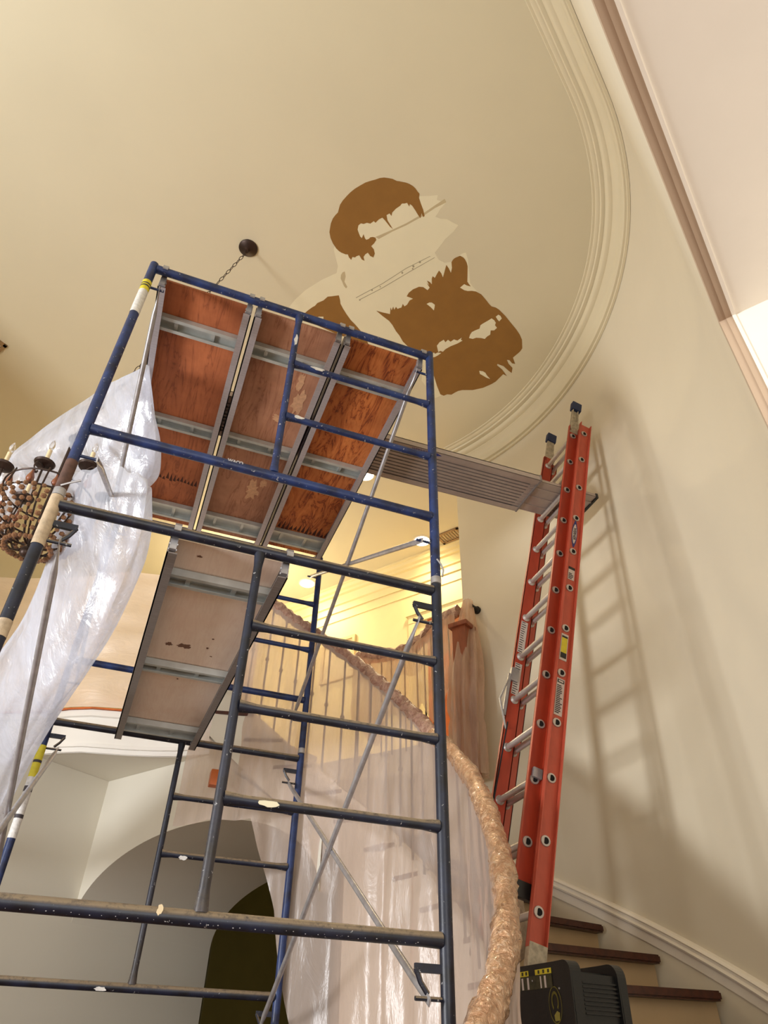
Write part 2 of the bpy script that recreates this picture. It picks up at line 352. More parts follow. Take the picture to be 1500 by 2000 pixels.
# curved stair wall with a flat run at its front end
def wall_path(r, t_end=2.4, th1=33.0, step=2.0):
    pts = []
    th0 = -55.72
    T = pol(th0, r+RF-RW, 0)
    n = 6
    for i in range(n): pts.append(T - H2*t_end*(n-i)/n)
    k = int((th1-th0)/step)
    for i in range(k+1):
        th = th0+(th1-th0)*i/k; pts.append(pol(th, r+flt(th), 0))
    return pts
bm = B()
inn = wall_path(RW, 0.28); outr = wall_path(RW+0.14, 0.28)
poly = [(p.x, p.y) for p in inn]+[(p.x, p.y) for p in outr[::-1]]
def ribbon(bm, a, b, z0, z1):
    n = len(a)
    A0 = [bm.verts.new((p.x, p.y, z0)) for p in a]; A1 = [bm.verts.new((p.x, p.y, z1)) for p in a]
    B0 = [bm.verts.new((p.x, p.y, z0)) for p in b]; B1 = [bm.verts.new((p.x, p.y, z1)) for p in b]
    for i in range(n-1):
        bm.faces.new((A0[i], A0[i+1], A1[i+1], A1[i])); bm.faces.new((B0[i], B1[i], B1[i+1], B0[i+1]))
        bm.faces.new((A1[i], A1[i+1], B1[i+1], B1[i])); bm.faces.new((A0[i], B0[i], B0[i+1], A0[i+1]))
    for i in (0, n-1):
        bm.faces.new((A0[i], A1[i], B1[i], B0[i]))
ribbon(bm, inn, outr, 0, HC)
struct('wall_right', bm, M_wall)
# wall above the tall front opening
OPZ = 2.90; PC = at(1430, 617, OPZ); dO = (PC.xy-C0).dot(NO.xy)          # header edge, far jamb corner
aC = (PC.xy-C0).dot(H2.xy)
def oq(a, d, z): return Vector((C0.x, C0.y, 0))+H2*a+NO*d+Vector((0, 0, z))
def obox(bm, a0, a1, d0, d1, z0, z1):
    vs = [bm.verts.new(oq(a, d, z)) for a in (a0, a1) for d in (d0, d1) for z in (z0, z1)]
    for f in ((0,1,3,2),(4,6,7,5),(0,4,5,1),(2,3,7,6),(0,2,6,4),(1,5,7,3)): bm.faces.new([vs[i] for i in f])
bm = B()
obox(bm, -3.2, aC+0.02, RF, RF+0.14, OPZ+0.02, HC)
obox(bm, aC+0.02, -0.27, RF, RF+0.14, 0, HC)
obox(bm, -3.9, -3.2, RF, RF+0.14, 0, HC)
struct('wall_front', bm, M_wall, smooth=False)
# deep cased opening: soffit, far jamb, seam strips
bm = B()
obox(bm, -3.2, aC, dO+0.001, dO+1.5, OPZ, OPZ+0.10)
obox(bm, aC, aC+0.10, dO+0.001, dO+1.5, 0, OPZ+0.10)
struct('trim_1', bm, M_white, smooth=False)
D2 = at(1210, 0, OPZ); sd = (D2.xy-C0).dot(NO.xy)-dO
bm = B()
obox(bm, -3.2, aC-0.002, dO, dO+sd, OPZ-0.004, OPZ+0.01)
obox(bm, aC-0.004, aC+0.01, dO, dO+sd, 0, OPZ-0.004)
struct('trim_2', bm, M_white, smooth=False)
# casing around the opening on the room side, stepped profile
M_cas = plain('casing_paint', srgb(184, 160, 134), 0.5, var=0.03)
bm = B()
for d0, d1, w0, w1 in ((dO-0.014, dO, 0.0, 0.03), (dO-0.030, dO-0.010, 0.004, 0.07), (dO-0.022, RF+0.01, 0.066, 0.10)):
    obox(bm, -3.2, aC+w1, d0, d1, OPZ+w0, OPZ+w1)
    obox(bm, aC+w0, aC+w1, d0, d1, 0, OPZ+w0)
struct('trim_3', bm, M_cas, smooth=False)

# crown moulding of the round ceiling
prof = [(0.002, 0.275), (0.020, 0.275), (0.024, 0.262), (0.012, 0.256), (0.012, 0.240), (0.034, 0.236), (0.046, 0.222), (0.050, 0.205), (0.036, 0.200), (0.040, 0.170), (0.056, 0.140), (0.084, 0.118), (0.092, 0.112), (0.082, 0.104), (0.084, 0.094), (0.112, 0.090), (0.128, 0.076), (0.134, 0.060), (0.120, 0.054), (0.122, 0.046), (0.158, 0.044), (0.166, 0.034), (0.154, 0.028), (0.158, 0.022), (0.186, 0.020), (0.196, 0.012), (0.190, 0.006), (0.212, 0.005), (0.216, 0.0005)]
bm = B(); rows = []
for s_, h in prof:
    rows.append([Vector((p.x, p.y, HC-h)) for p in wall_path(RW-s_, 2.4, 33.0, 1.5)])
rows.append([Vector((p.x, p.y, HC-0.002)) for p in wall_path(RW-0.004, 2.4, 33.0, 1.5)])
vr = grid_surf(bm, rows)
for e in (0, -1): bm.faces.new([r[e] for r in vr])
struct('trim_4', bm, M_trim)

# upstairs hall: back wall, slab, crown, casing, door
HW = Vector((3.53, 3.83, 0))
def hp(a, d, z): return HW+H1*a-H2*d+Vector((0, 0, z))       # a along the wall, d out into the hall
def hbox(bm, a0, a1, d0, d1, z0, z1):
    vs = [bm.verts.new(hp(a, d, z)) for a in (a0, a1) for d in (d0, d1) for z in (z0, z1)]
    for f in ((0,1,3,2),(4,6,7,5),(0,4,5,1),(2,3,7,6),(0,2,6,4),(1,5,7,3)): bm.faces.new([vs[i] for i in f])
bm = B(); hbox(bm, -1.5, 8.0, 0, -0.14, F2, HC); struct('wall_hall', bm, M_hall, smooth=False)
bm = B()
hprof = [(0.002, 0.30), (0.018, 0.30), (0.022, 0.27), (0.022, 0.215), (0.045, 0.205), (0.05, 0.18), (0.075, 0.15), (0.085, 0.12), (0.115, 0.11), (0.12, 0.08), (0.15, 0.065), (0.165, 0.03), (0.18, 0.025), (0.185, 0.001), (0.002, 0.001)]
vr = grid_surf(bm, [[hp(-1.5, d, HC-h), hp(8.0, d, HC-h)] for d, h in hprof])
for e in (0, -1): bm.faces.new([r[e] for r in vr])
hbox(bm, -1.5, 8.0, 0, 0.012, HC-0.43, HC-0.40)
struct('trim_5', bm, M_hall)
def hall_s(px, py):     # distance along the hall wall of an image column
    d = ray(px, py); t = ((HW-CAM).dot(H2))/d.dot(H2); P = CAM+d*t; return (P-HW).dot(H1), P.z
# door with casing
bm = B(); s0, zt = hall_s(815, 1218); sw = 0.86
hbox(bm, s0, s0+0.10, 0, 0.03, F2, zt+0.10); hbox(bm, s0-sw-0.10, s0-sw, 0, 0.03, F2, zt+0.10); hbox(bm, s0-sw-0.10, s0+0.10, 0, 0.034, zt, zt+0.11)
hbox(bm, s0-sw-0.13, s0+0.13, 0, 0.05, zt+0.10, zt+0.125)
struct('trim_6', bm, M_hall, smooth=False)
bm = B(); sd_, _ = hall_s(836, 1218); sw = 0.70+0*sw; s0 = sd_
hbox(bm, s0-sw, s0, 0.002, 0.012, F2, zt)
for i in range(2):
    for j in range(2): hbox(bm, s0-sw+0.08+i*0.30, s0-sw+0.32+i*0.30, 0.012, 0.020, F2+0.15+j*0.95, F2+0.95+j*0.90)
struct('door_1', bm, M_orange, smooth=False)
# framed picture on the hall wall
a0, z1 = hall_s(697, 1240); a1, _ = hall_s(665, 1243)
pf = thing('picture_frame', 'small pale framed picture on the yellow upstairs hall wall', 'picture', hp(a0, 0.02, 5.05))
bm = B(); w_ = a1-a0+0.25
hbox(bm, a0, a0+w_, 0.001, 0.03, z1-0.04, z1); hbox(bm, a0, a0+w_, 0.001, 0.03, z1-0.55, z1-0.51); hbox(bm, a0, a0+0.04, 0.001, 0.03, z1-0.51, z1-0.04); hbox(bm, a0+w_-0.04, a0+w_, 0.001, 0.03, z1-0.51, z1-0.04)
obj('frame', bm, plain('cream_frame', srgb(214, 190, 140), 0.5), pf, smooth=False)
bm = B(); hbox(bm, a0+0.04, a0+w_-0.04, 0.001, 0.012, z1-0.51, z1-0.04); obj('print', bm, plain('pale_print', srgb(226, 208, 160), 0.6), pf, smooth=False)

# upper floor slabs
WE = pol(33, RW, 0)
B_rail = [WE+Vector((-0.03, 0.02, 0)), Vector((2.72, 2.85, 0)), Vector((2.5, 3.13, 0)), Vector((2.27, 3.42, 0))]
bm = B()
prism(bm, [(2.95, 2.42), (2.74, 2.87), (2.52, 3.15), (2.27, 3.45), (1.85, 3.95), (2.2, 5.3), (2.60, 5.25), (3.66, 3.72), (4.2, 3.0), (4.2, 2.2)], SOF, F2)
struct('floor_upper', bm, M_fascia, smooth=False)
fas = [(1.04, 3.01), (0.92, 3.10), (0.80, 3.17), (0.64, 3.235), (0.47, 3.29), (0.31, 3.325), (0.15, 3.36), (0.0, 3.44), (-0.17, 3.57), (-0.5, 3.74), (-1.1, 3.95), (-2.6, 4.2)]
bm = B(); prism(bm, fas+[(-2.6, 9), (2.0, 9), (2.0, 3.55), (1.25, 3.1)], SOF+0.001, F2)
struct('ceiling_lower', bm, M_lwall, smooth=False)
bm = B()
fz = [(0.0, SOF-0.005), (0.0, SOF+0.03), (0.02, SOF+0.03), (0.02, SOF+0.055), (0.008, SOF+0.06), (0.008, F2-0.04), (0.03, F2-0.035), (0.03, F2+0.012), (-0.02, F2+0.012), (-0.02, SOF-0.005)]
def off_path(pts, d):
    out = []
    for i, p in enumerate(pts):
        a = Vector(pts[max(i-1, 0)]); b_ = Vector(pts[min(i+1, len(pts)-1)]); t = (b_-a).normalized()
        n = Vector((t.y, -t.x)); n = n if n.y < 0 else -n
        out.append(Vector(p)+n*d)
    return out
grid_surf(bm, [[Vector((q.x, q.y, z)) for q in off_path(fas, d+0.012)] for d, z in fz])
struct('trim_7', bm, M_fascia)
bm = B(); grid_surf(bm, [[Vector((q.x, q.y, z)) for q in off_path(fas[2:], d)] for d, z in ((0.045, F2+0.014), (0.058, F2+0.014), (0.058, F2+0.026), (0.02, F2+0.026), (0.02, F2+0.014))])
struct('trim_8', bm, M_orange)

# lower hall: left wall (runs on through the arch), arched wall, passage and room behind
KC = Vector((0.38, 3.98, 0))
def kp(t, s, z): return KC-H1*t+H2*s+Vector((0, 0, z))     # t along arched wall, s into the passage
A_, Bz, Z0, DP, TW = 1.15, 0.53, 2.29, 1.38, 2.55
bm = B()
v = [kp(-0.0, -3.2, 0), kp(0, DP, 0), kp(0, DP, Z0), kp(0, 0, Z0), kp(0, 0, SOF), kp(0, -3.2, SOF)]
extr(bm, v, H1*0.14)
struct('wall_left', bm, M_lwall, smooth=False)
bm = B(); n = 40
arch = [(A_-A_*cos(pi*i/n), Z0+Bz*sin(pi*i/n)) for i in range(n+1)]
def topz(t): return SOF if t < 1.16 else max(2.45, SOF-(t-1.16)*0.62)
f = [bm.verts.new(kp(t, 0, z)) for t, z in arch]; g = [bm.verts.new(kp(t, 0, topz(t))) for t, z in arch]
b1 = [bm.verts.new(kp(t, DP, z)) for t, z in arch]; b2 = [bm.verts.new(kp(t, DP, SOF)) for t, z in arch]
for i in range(n):
    bm.faces.new((f[i], f[i+1], g[i+1], g[i])); bm.faces.new((f[i], b1[i], b1[i+1], f[i+1])); bm.faces.new((b1[i], b2[i], b2[i+1], b1[i+1]))
struct('wall_arch', bm, M_lwall)
bm = B()
for (t0, s0_, t1, s1_) in ((-0.6, 4.4, 2.75, 4.4), (-0.6, DP+0.02, -0.6, 4.4), (2.75, 1.2, 2.75, 4.4), (-0.6, DP+0.02, -0.002, DP+0.02)):
    bm.faces.new([bm.verts.new(kp(t0, s0_, 0)), bm.verts.new(kp(t1, s1_, 0)), bm.verts.new(kp(t1, s1_, SOF)), bm.verts.new(kp(t0, s0_, SOF))])
bmesh.ops.solidify(bm, geom=bm.faces[:], thickness=0.05)
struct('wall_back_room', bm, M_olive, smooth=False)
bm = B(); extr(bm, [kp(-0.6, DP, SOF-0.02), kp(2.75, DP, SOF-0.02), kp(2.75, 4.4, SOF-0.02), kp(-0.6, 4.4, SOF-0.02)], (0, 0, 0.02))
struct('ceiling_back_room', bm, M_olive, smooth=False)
# outer shell walls that close the hall above
bm = B(); box(bm, -2.95, -2.8, 1.0, 9.0, 0, HC); struct('wall_far_left', bm, M_wall, smooth=False)

# ------------------------------------------------------------------ staircase
rail_pts = [(1.22,-.42,1.30),(1.40,-.30,1.45),(1.58,-.17,1.62),(1.71,-.03,1.78),(1.82,.14,1.97),(1.93,.37,2.19),(2.03,.66,2.45),(2.09,.88,2.63),(2.11,1.12,2.83),(2.09,1.32,3.00),(2.07,1.49,3.16),(2.02,1.66,3.33),(1.95,1.81,3.50),(1.81,2.06,3.77),(1.58,2.25,4.02),(1.40,2.36,4.18),(1.23,2.44,4.33),(1.06,2.56,4.46),(0.9,2.75,4.54)]
def catmull(P, m=4):
    P = [Vector(p) for p in P]; out = []
    for i in range(len(P)-1):
        p0, p1, p2, p3 = P[max(i-1, 0)], P[i], P[i+1], P[min(i+2, len(P)-1)]
        for k in range(m):
            t = k/m
            out.append(0.5*((2*p1)+(p2-p0)*t+(2*p0-5*p1+4*p2-p3)*t*t+(3*p1-p0-3*p2+p3)*t*t*t))
    out.append(P[-1]); return out
RAIL = catmull(rail_pts, 5)
def rin(th):
    if th < 8: return 1.43
    if th < 35: return 1.43+(th-8)/27*0.09
    return 1.52
st = thing('staircase', 'curved staircase with dark wood treads and cream risers along the round wall', 'staircase', (2.0, 1.0, 0))
for k in range(1, 21):
    z = 0.18*k; t0 = 5+(k-11)*8.5; t1 = t0+8.5
    bm = B()
    ro = RW-0.02
    ov = 1.3
    a = [pol(t0-ov*(1.0 if r > 2 else 1.5), r, 0) for r in (rin(t0)-0.03, ro)]; b2_ = [pol(t1+0.4, r, 0) for r in (ro, rin(t1)-0.03)]
    pts = a+b2_
    prism(bm, [(p.x, p.y) for p in pts], z-0.04, z)
    bmesh.ops.bevel(bm, geom=bm.edges[:], offset=0.008, segments=2, affect='EDGES')
    if k < 20: obj('tread', bm, M_tread, st, smooth=True)
    else: bm.free()
    bm = B(); p0, p1 = pol(t0, rin(t0), 0), pol(t0, ro, 0); q0, q1 = pol(t0+0.6, rin(t0), 0), pol(t0+0.6, ro, 0)
    prism(bm, [(p0.x, p0.y), (p1.x, p1.y), (q1.x, q1.y), (q0.x, q0.y)], z-0.181, z-0.039)
    obj('riser', bm, M_riser, st, smooth=False)
bm = B(); th_ = [-84+i*2 for i in range(84)]
def zlow(th): return 0.0 if th < 44 else hel(th)-0.38
rows = []
for r_, zf in ((0, zlow), (0, lambda t: hel(t)+0.03), (0.05, lambda t: hel(t)+0.03), (0.05, zlow)):
    rows.append([pol(t, rin(t)-0.03+r_, max(0, zf(t))) for t in th_])
vr = grid_surf(bm, rows); bm.faces.new([r[0] for r in vr]); bm.faces.new([r[-1] for r in vr])
obj('stringer_wall', bm, M_lwall, st)
bm = B(); tt = [44+i*2 for i in range(20)]
grid_surf(bm, [[pol(t, rin(t), hel(t)-0.34) for t in tt], [pol(t, RW, hel(t)-0.34) for t in tt], [pol(t, RW, hel(t)-0.30) for t in tt], [pol(t, rin(t), hel(t)-0.30) for t in tt]])
obj('underside', bm, M_lwall, st)
bm = B(); box(bm, 1.00, 1.07, 2.37, 2.44, 2.885, 2.985, bev=0.01); obj('newel_end', bm, M_orange, st, 'orange stained end of the newel post poking below the plastic')
# sloping baseboard cap on the round wall
bm = B(); tt = [-50+i*1.5 for i in range(56)]
rows = [[pol(t, RW+flt(t)-s_, hel(t)+h) for t in tt] for s_, h in ((0.001, 0.05), (0.010, 0.05), (0.010, 0.098), (0.024, 0.104), (0.028, 0.114), (0.014, 0.124), (0.014, 0.136), (0.026, 0.146), (0.018, 0.160), (0.001, 0.166))]
vr = grid_surf(bm, rows)
for e in (0, -1): bm.faces.new([r[e] for r in vr])
struct('trim_9', bm, M_white)
bm = B()
ribbon(bm, [pol(33+i*2, RW+0.0, 0) for i in range(5)], [pol(33+i*2, RW+0.12, 0) for i in range(5)], 0, SOF)
ribbon(bm, [pol(41+i*2, RW+0.0, 0) for i in range(20)], [pol(41+i*2, RW+0.12, 0) for i in range(20)], 2.85, SOF)
struct('wall_stair', bm, M_wall)

# stair railing (under the sheeting)
sr = thing('stair_railing', 'curved wooden stair handrail with black iron balusters under plastic sheeting', 'railing', (2.0, 1.0, 1.2))
bm = B(); tube(bm, RAIL, 0.03, 12, rs=[(0.030, 0.027)]*len(RAIL)); obj('handrail', bm, M_orange, sr)
acc = 0; last = RAIL[0]; cnt = 0
for p in RAIL[3:-8]:
    acc += (p.xy-last.xy).length; last = p
    if acc > 0.105:
        acc = 0
        th = math.degrees(math.atan2(p.y-C0.y, p.x-C0.x)); zb = min(F2, max(0.05, hel(th)+0.02))
        bm = B(); bx_ = pol(th, (p.xy-C0).length+0.01, 0)
        tube(bm, [(bx_.x, bx_.y, zb), (p.x, p.y, p.z-0.02)], 0.0075, 6)
        zm = (zb+p.z)/2
        bmesh.ops.create_icosphere(bm, subdivisions=1, radius=0.018, matrix=Matrix.Translation(((bx_.x+p.x)/2, (bx_.y+p.y)/2, zm)))
        obj('baluster', bm, M_iron, sr)
# plastic wrap twisted tight on the rail, bright crinkled lower down
def crinkle(bm, amp, fr):
    for v in bm.verts:
        d = noise.noise_vector(v.co*fr); v.co += d*amp
bm = B(); i0 = 46
rr = [(0.047+0.006*sin(i*1.7), 0.044+0.006*cos(i*2.3)) for i in range(len(RAIL))]
fine = catmull([tuple(p) for p in RAIL[:i0]], 4)
tube(bm, fine, 0.046, 22, rs=[0.045+0.004*sin(i*0.23)+0.003*noise.noise(Vector((i*0.4, 0, 0))) for i in range(len(fine))]); crinkle(bm, 0.008, 22); crinkle(bm, 0.006, 60)
wr = thing('handrail_wrap', 'crinkled shiny copper-toned plastic wrapped tight around the stair handrail', 'plastic wrap', (2.0, 0.6, 1.2))
obj('lower_wrap', bm, M_wrap, wr, 'shiny copper-toned crinkled length')
fine = catmull([tuple(p) for p in RAIL[i0-1:]], 3)
bm = B(); tube(bm, fine, 0.04, 18, rs=[0.042+0.005*sin(i*1.1) for i in range(len(fine))]); crinkle(bm, 0.012, 30)
obj('upper_wrap', bm, M_wrap2, wr, 'duller rosy length near the top of the stair')

# plastic sheet hung over the stair rail, falling in folds
def sheet_bottom(f):      # f 0..1 along the rail from the foot to the top
    if f < 0.72: return 1.05
    if f < 0.80: return 1.05+(f-0.72)/0.08*1.15
    if f < 0.86: return 2.2+(f-0.80)/0.06*0.5
    return 2.7
bm = B(); rows = []; NV = 46
fineR = catmull([tuple(p) for p in RAIL], 4); n = len(fineR)
for i, p in enumerate(fineR):
    f = i/(n-1); d2 = (fineR[min(i+1, n-1)]-fineR[max(i-1, 0)]); t = Vector((d2.x, d2.y, 0)).normalized()
    inw = Vector((C0.x-p.x, C0.y-p.y, 0)).normalized(); side = Vector((-t.y, t.x, 0))
    if side.dot(inw) < 0: side = -side
    zb = sheet_bottom(f); row = []
    for k in range(NV+1):
        s_ = k/NV; z = p.z-0.025-(p.z-0.025-zb)*s_
        fold = 0.020*sin(i*0.21+2.2*noise.noise(Vector((i*0.03, s_*1.3, 3))))*min(1, s_*2.5)+0.035*noise.noise(Vector((i*0.05, s_*2.0, 7)))*min(1, s_*3)+0.012*noise.noise(Vector((i*0.17, s_*7.0, 1)))
        row.append(Vector((p.x, p.y, z))+side*(0.036+0.024*min(1, s_*5)+fold))
    rows.append(row)
grid_surf(bm, rows)
rows = []
for i, p in enumerate(fineR[:int(n*0.42)]):
    out_ = Vector((p.x-C0.x, p.y-C0.y, 0)).normalized(); e_ = min(1, (int(n*0.42)-i)/20)
    rows.append([Vector((p.x, p.y, p.z-0.02-(p.z-1.1)*e_*k/14))+out_*(0.034+(-0.012*min(1, k/4)+0.012*noise.noise(Vector((i*0.06, k*0.3, 21))))*e_) for k in range(15)])
grid_surf(bm, rows)
tag(obj('plastic_sheet', bm, M_pl2), 'large rosy translucent plastic sheet draped over the curved stair railing', 'plastic sheet')

# balcony railing on the right, past the end of the curved wall
BR = catmull([(2.79, 2.30, 4.52), (2.70, 2.60, 4.50), (2.62, 2.90, 4.44), (2.47, 3.15, 4.44), (2.27, 3.42, 4.50)], 6)
br = thing('balcony_railing', 'upstairs balcony railing with iron balusters past the end of the curved wall', 'railing', (2.6, 2.9, F2))
bm = B(); tube(bm, BR, 0.03, 10); obj('handrail', bm, M_orange, br)
acc = 0; last = BR[0]
for p in BR[1:]:
    acc += (p-last).length; last = p
    if acc > 0.10:
        acc = 0; bm = B(); tube(bm, [(p.x+0.02, p.y+0.0, F2-0.05), (p.x, p.y, p.z)], 0.0075, 6); obj('baluster', bm, M_iron, br)
nb = Vector((2.765, 2.20, 3.12))
bm = B(); box(bm, -0.062, 0.062, -0.062, 0.062, 0, 1.20, bev=0.01); box(bm, -0.07, 0.07, -0.07, 0.07, 0.40, 0.44, bev=0.008); box(bm, -0.085, 0.085, -0.085, 0.085, 1.18, 1.22, bev=0.01)
bmesh.ops.transform(bm, matrix=Matrix.Translation(nb) @ Matrix.Rotation(rad(35), 4, 'Z'), verts=bm.verts)
obj('newel_post', bm, M_newel, br)
bm = B(); cR = pol(29.8, RW-0.002, 4.56); lathe(bm, cR, [(0.034, 0), (0.034, 0.02), (0.022, 0.03), (0.018, 0.10)], 14, axis=Vector((C0.x-cR.x, C0.y-cR.y, 0))); obj('wall_bracket', bm, M_iron, br, 'black knob fixing the rail to the wall')
# its plastic cover: ridge over rail and skirts
bm = B(); rows = []
for i, p in enumerate(BR):
    d = (BR[min(i+1, len(BR)-1)]-BR[max(i-1, 0)]); t = Vector((d.x, d.y, 0)).normalized(); side = Vector((t.y, -t.x, 0))
    if side.dot(CAM-p) < 0: side = -side
    row = []
    for k in range(-8, 25):
        s_ = abs(k)/24; sgn = 1 if k >= 0 else -1
        drop = (p.z+0.045-(3.75+0.12*sin(i*0.9)))*s_
        row.append(p+Vector((0, 0, 0.045-drop))+side*sgn*(0.045*min(1, abs(k)/1.5)+0.02*sin(i*1.3+s_*5)*s_+0.02*noise.noise(Vector((i*0.3, k*0.2, 5)))))
    rows.append(row)
grid_surf(bm, rows)
tag(obj('plastic_sheet', bm, M_pl4), 'thin clear plastic sheet hung over the short balcony railing upstairs', 'plastic sheet')
bm = B(); tube(bm, [p+Vector((0, 0, 0.03)) for p in catmull([tuple(q) for q in BR], 4)], 0.05, 14); crinkle(bm, 0.03, 14)
tag(obj('paper_wrap', bm, M_wrap2), 'crumpled rosy wrap bunched along the top of the short balcony railing', 'plastic wrap')
# gathered drape round the newel
bm = B(); rows = []
apex = pol(30.5, RW-0.10, 4.60)
for j in range(26):
    s_ = j/25; z = 4.62-(4.62-3.13)*s_; row = []
    cx = apex.x+(nb.x-apex.x)*min(1, s_*1.6); cy = apex.y+(nb.y-apex.y)*min(1, s_*1.6)
    rr_ = 0.035+0.085*min(1, s_*2.2)+(-0.014 if 0.68 < s_ < 0.73 else 0)
    for k in range(48):
        a = 2*pi*k/48; r_ = rr_*(1+0.16*sin(a*9+s_*3)+0.10*noise.noise(Vector((cos(a)*3, sin(a)*3, s_*6))))
        row.append(Vector((cx+r_*cos(a)*1.05, cy+r_*sin(a), z)))
    rows.append(row)
grid_surf(bm, rows, close=True)
tag(obj('plastic_drape', bm, M_pl4), 'gathered plastic drape tied around the brown newel post at the wall', 'plastic sheet')
bm = B(); ico(bm, at(668, 1266, 4.46), 0.035, 1, (1.6, 0.7, 0.8)); crinkle(bm, 0.015, 30)
tag(obj('red_tape', bm, M_redrag), 'scrap of red tape where the railings meet upstairs', 'tape')

# tall pink-beige sheet closing off the left balcony
bm = B(); rows = []
sp = off_path([(1.28, 2.80)]+fas, 0.07); n = len(sp)
sp3 = catmull([(p.x, p.y, 0) for p in sp], 12)
for i, p in enumerate(sp3):
    row = []
    for k in range(41):
        s_ = k/40; z = (F2+0.02)+(4.86-F2)*s_
        o_ = 0.025*noise.noise(Vector((i*0.04, s_*9, 2)))+0.012*sin(s_*30+i*0.05)*0.5+0.03*s_
        row.append(Vector((p.x, p.y-0.01+o_, z)))
    rows.append(row)
grid_surf(bm, rows)
tag(obj('plastic_sheet', bm, M_pl3), 'pinkish sheet stretched over the balcony railing left of the pale lower plank', 'plastic sheet')

# ------------------------------------------------------------------ scaffold
LEG = 0.0215; RNG = 0.0165; FW = 1.524; FD = 2.15
def flared(bm, a, b, r, fl=1.0, seg=14):
    a, b = Vector(a), Vector(b); L = (b-a).length; d = (b-a)/L
    pts = [a, a+d*0.025, a+d*0.06, b-d*0.06, b-d*0.025, b]
    tube(bm, pts, r, seg, rs=[r*(1+0.35*fl), r*(1+0.2*fl), r, r, r*(1+0.2*fl), r*(1+0.35*fl)])
def scaffold_frame(y, zb, ztop, rungs, bars, mats, label, inward, labels=(), group=None, latch=True):
    lm, hm = mats
    t = thing('scaffold_section', label, 'scaffolding', (FW/2, y, zb), group)
    for x in (0, FW):
        bm = B(); tube(bm, [(x, y, zb+0.004), (x, y, ztop+0.03)], LEG, 18); lg = obj('leg', bm, lm, t)
        bm = B(); tube(bm, [(x, y, zb-0.0), (x, y, zb+0.032)], LEG+0.0015, 18); obj('coupling_collar', bm, M_galv, lg, 'bare silver coupling ring')
        # lock brackets: plate, drop latch and pin
        for zz in ((ztop-0.085, ztop-0.16), (bars[-1]-0.075, bars[-1]-0.15)):
            s = 1 if x == 0 else -1
            bm = B()
            box(bm, min(x+s*0.02, x+s*0.105), max(x+s*0.02, x+s*0.105), y+inward*0.0-0.007, y+0.007, zz[0]-0.012, zz[0]+0.012)
            tube(bm, [(x+s*0.102, y, zz[0]), (x+s*0.085, y+inward*0.004, zz[0]-0.035), (x+s*0.062, y+inward*0.006, zz[1]+0.012)], 0.008, 6)
            if latch: obj('drop_latch', bm, hm, t)
            else: bm.free()
            bm = B(); tube(bm, [(x+s*0.018, y, zz[1]), (x+s*(0.105 if latch else 0.088), y, zz[1])], 0.0065, 8); obj('brace_stud', bm, hm, t)
    bm = B(); flared(bm, (0.018, y, ztop), (FW-0.018, y, ztop), LEG, 0.2); obj('top_bar', bm, hm, t)
    for zz in bars[1:]:
        bm = B(); flared(bm, (0.018, y, zz), (FW-0.018, y, zz), LEG, 0.3); obj('bottom_bar', bm, hm, t)
    bm = B(); flared(bm, (0.768, y, ztop-0.015), (0.768, y, bars[-1]+0.015), RNG); obj('ladder_post', bm, hm, t)
    for zz in rungs:
        bm = B(); flared(bm, (0.780, y, zz), (FW-0.018, y, zz), RNG); obj('rung', bm, hm, t)
    for (x, z0, z1, mt, lb, dr) in labels:
        bm = B(); tube(bm, [(x, y, z0), (x, y, z1)], LEG+0.0012+dr, 18, cap=False); obj('sticker', bm, mt, t, lb)
    return t
g = 'stacked blue scaffold frames'
M_rust = plain('rusty_leg_end', srgb(84, 58, 48), 0.7, var=0.4, scale=30)
M_lab2 = plain('leg_label_white', srgb(214, 212, 208), 0.5, var=0.2, scale=60)
scaffold_frame(0, 3.085, 4.61, (4.21, 3.83), (4.61, 3.45), (M_up, M_up), 'upper near blue scaffold frame holding the plywood platform', 1,
    labels=((0, 4.40, 4.48, M_yel, 'torn yellow label', 0), (0, 4.22, 4.40, M_lab2, 'scuffed white label', 0), (0, 4.448, 4.456, M_ink, 'dark printed band', 0.0006), (0, 4.428, 4.438, M_ink, 'dark printed band', 0.0006), (0, 3.085, 3.26, M_rust, 'rusty brown leg end', 0)), group=g, latch=False)
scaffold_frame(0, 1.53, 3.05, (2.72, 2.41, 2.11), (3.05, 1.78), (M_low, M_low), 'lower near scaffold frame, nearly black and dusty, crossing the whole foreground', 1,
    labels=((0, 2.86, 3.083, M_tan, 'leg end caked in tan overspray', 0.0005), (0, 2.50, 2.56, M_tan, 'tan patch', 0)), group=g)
scaffold_frame(FD, 3.085, 4.61, (4.21, 3.83), (4.61, 3.45), (M_far, M_far), 'upper far blue scaffold frame behind the pale plank', -1, group=g, latch=False)
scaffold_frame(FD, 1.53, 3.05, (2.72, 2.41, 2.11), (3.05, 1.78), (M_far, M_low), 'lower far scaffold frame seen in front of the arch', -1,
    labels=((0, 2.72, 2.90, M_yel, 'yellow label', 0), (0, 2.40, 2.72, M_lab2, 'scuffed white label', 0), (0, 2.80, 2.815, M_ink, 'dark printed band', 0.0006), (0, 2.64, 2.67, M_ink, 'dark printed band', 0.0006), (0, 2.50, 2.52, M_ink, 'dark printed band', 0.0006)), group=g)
for y, nm in ((0, 'bottom near scaffold frame standing on the floor under the camera view'), (FD, 'bottom far scaffold frame standing on the floor below the picture')):
    scaffold_frame(y, 0.001, 1.495, (1.17, 0.87, 0.57), (1.495, 0.25), (M_low, M_low), nm, 1 if y == 0 else -1, group=g)
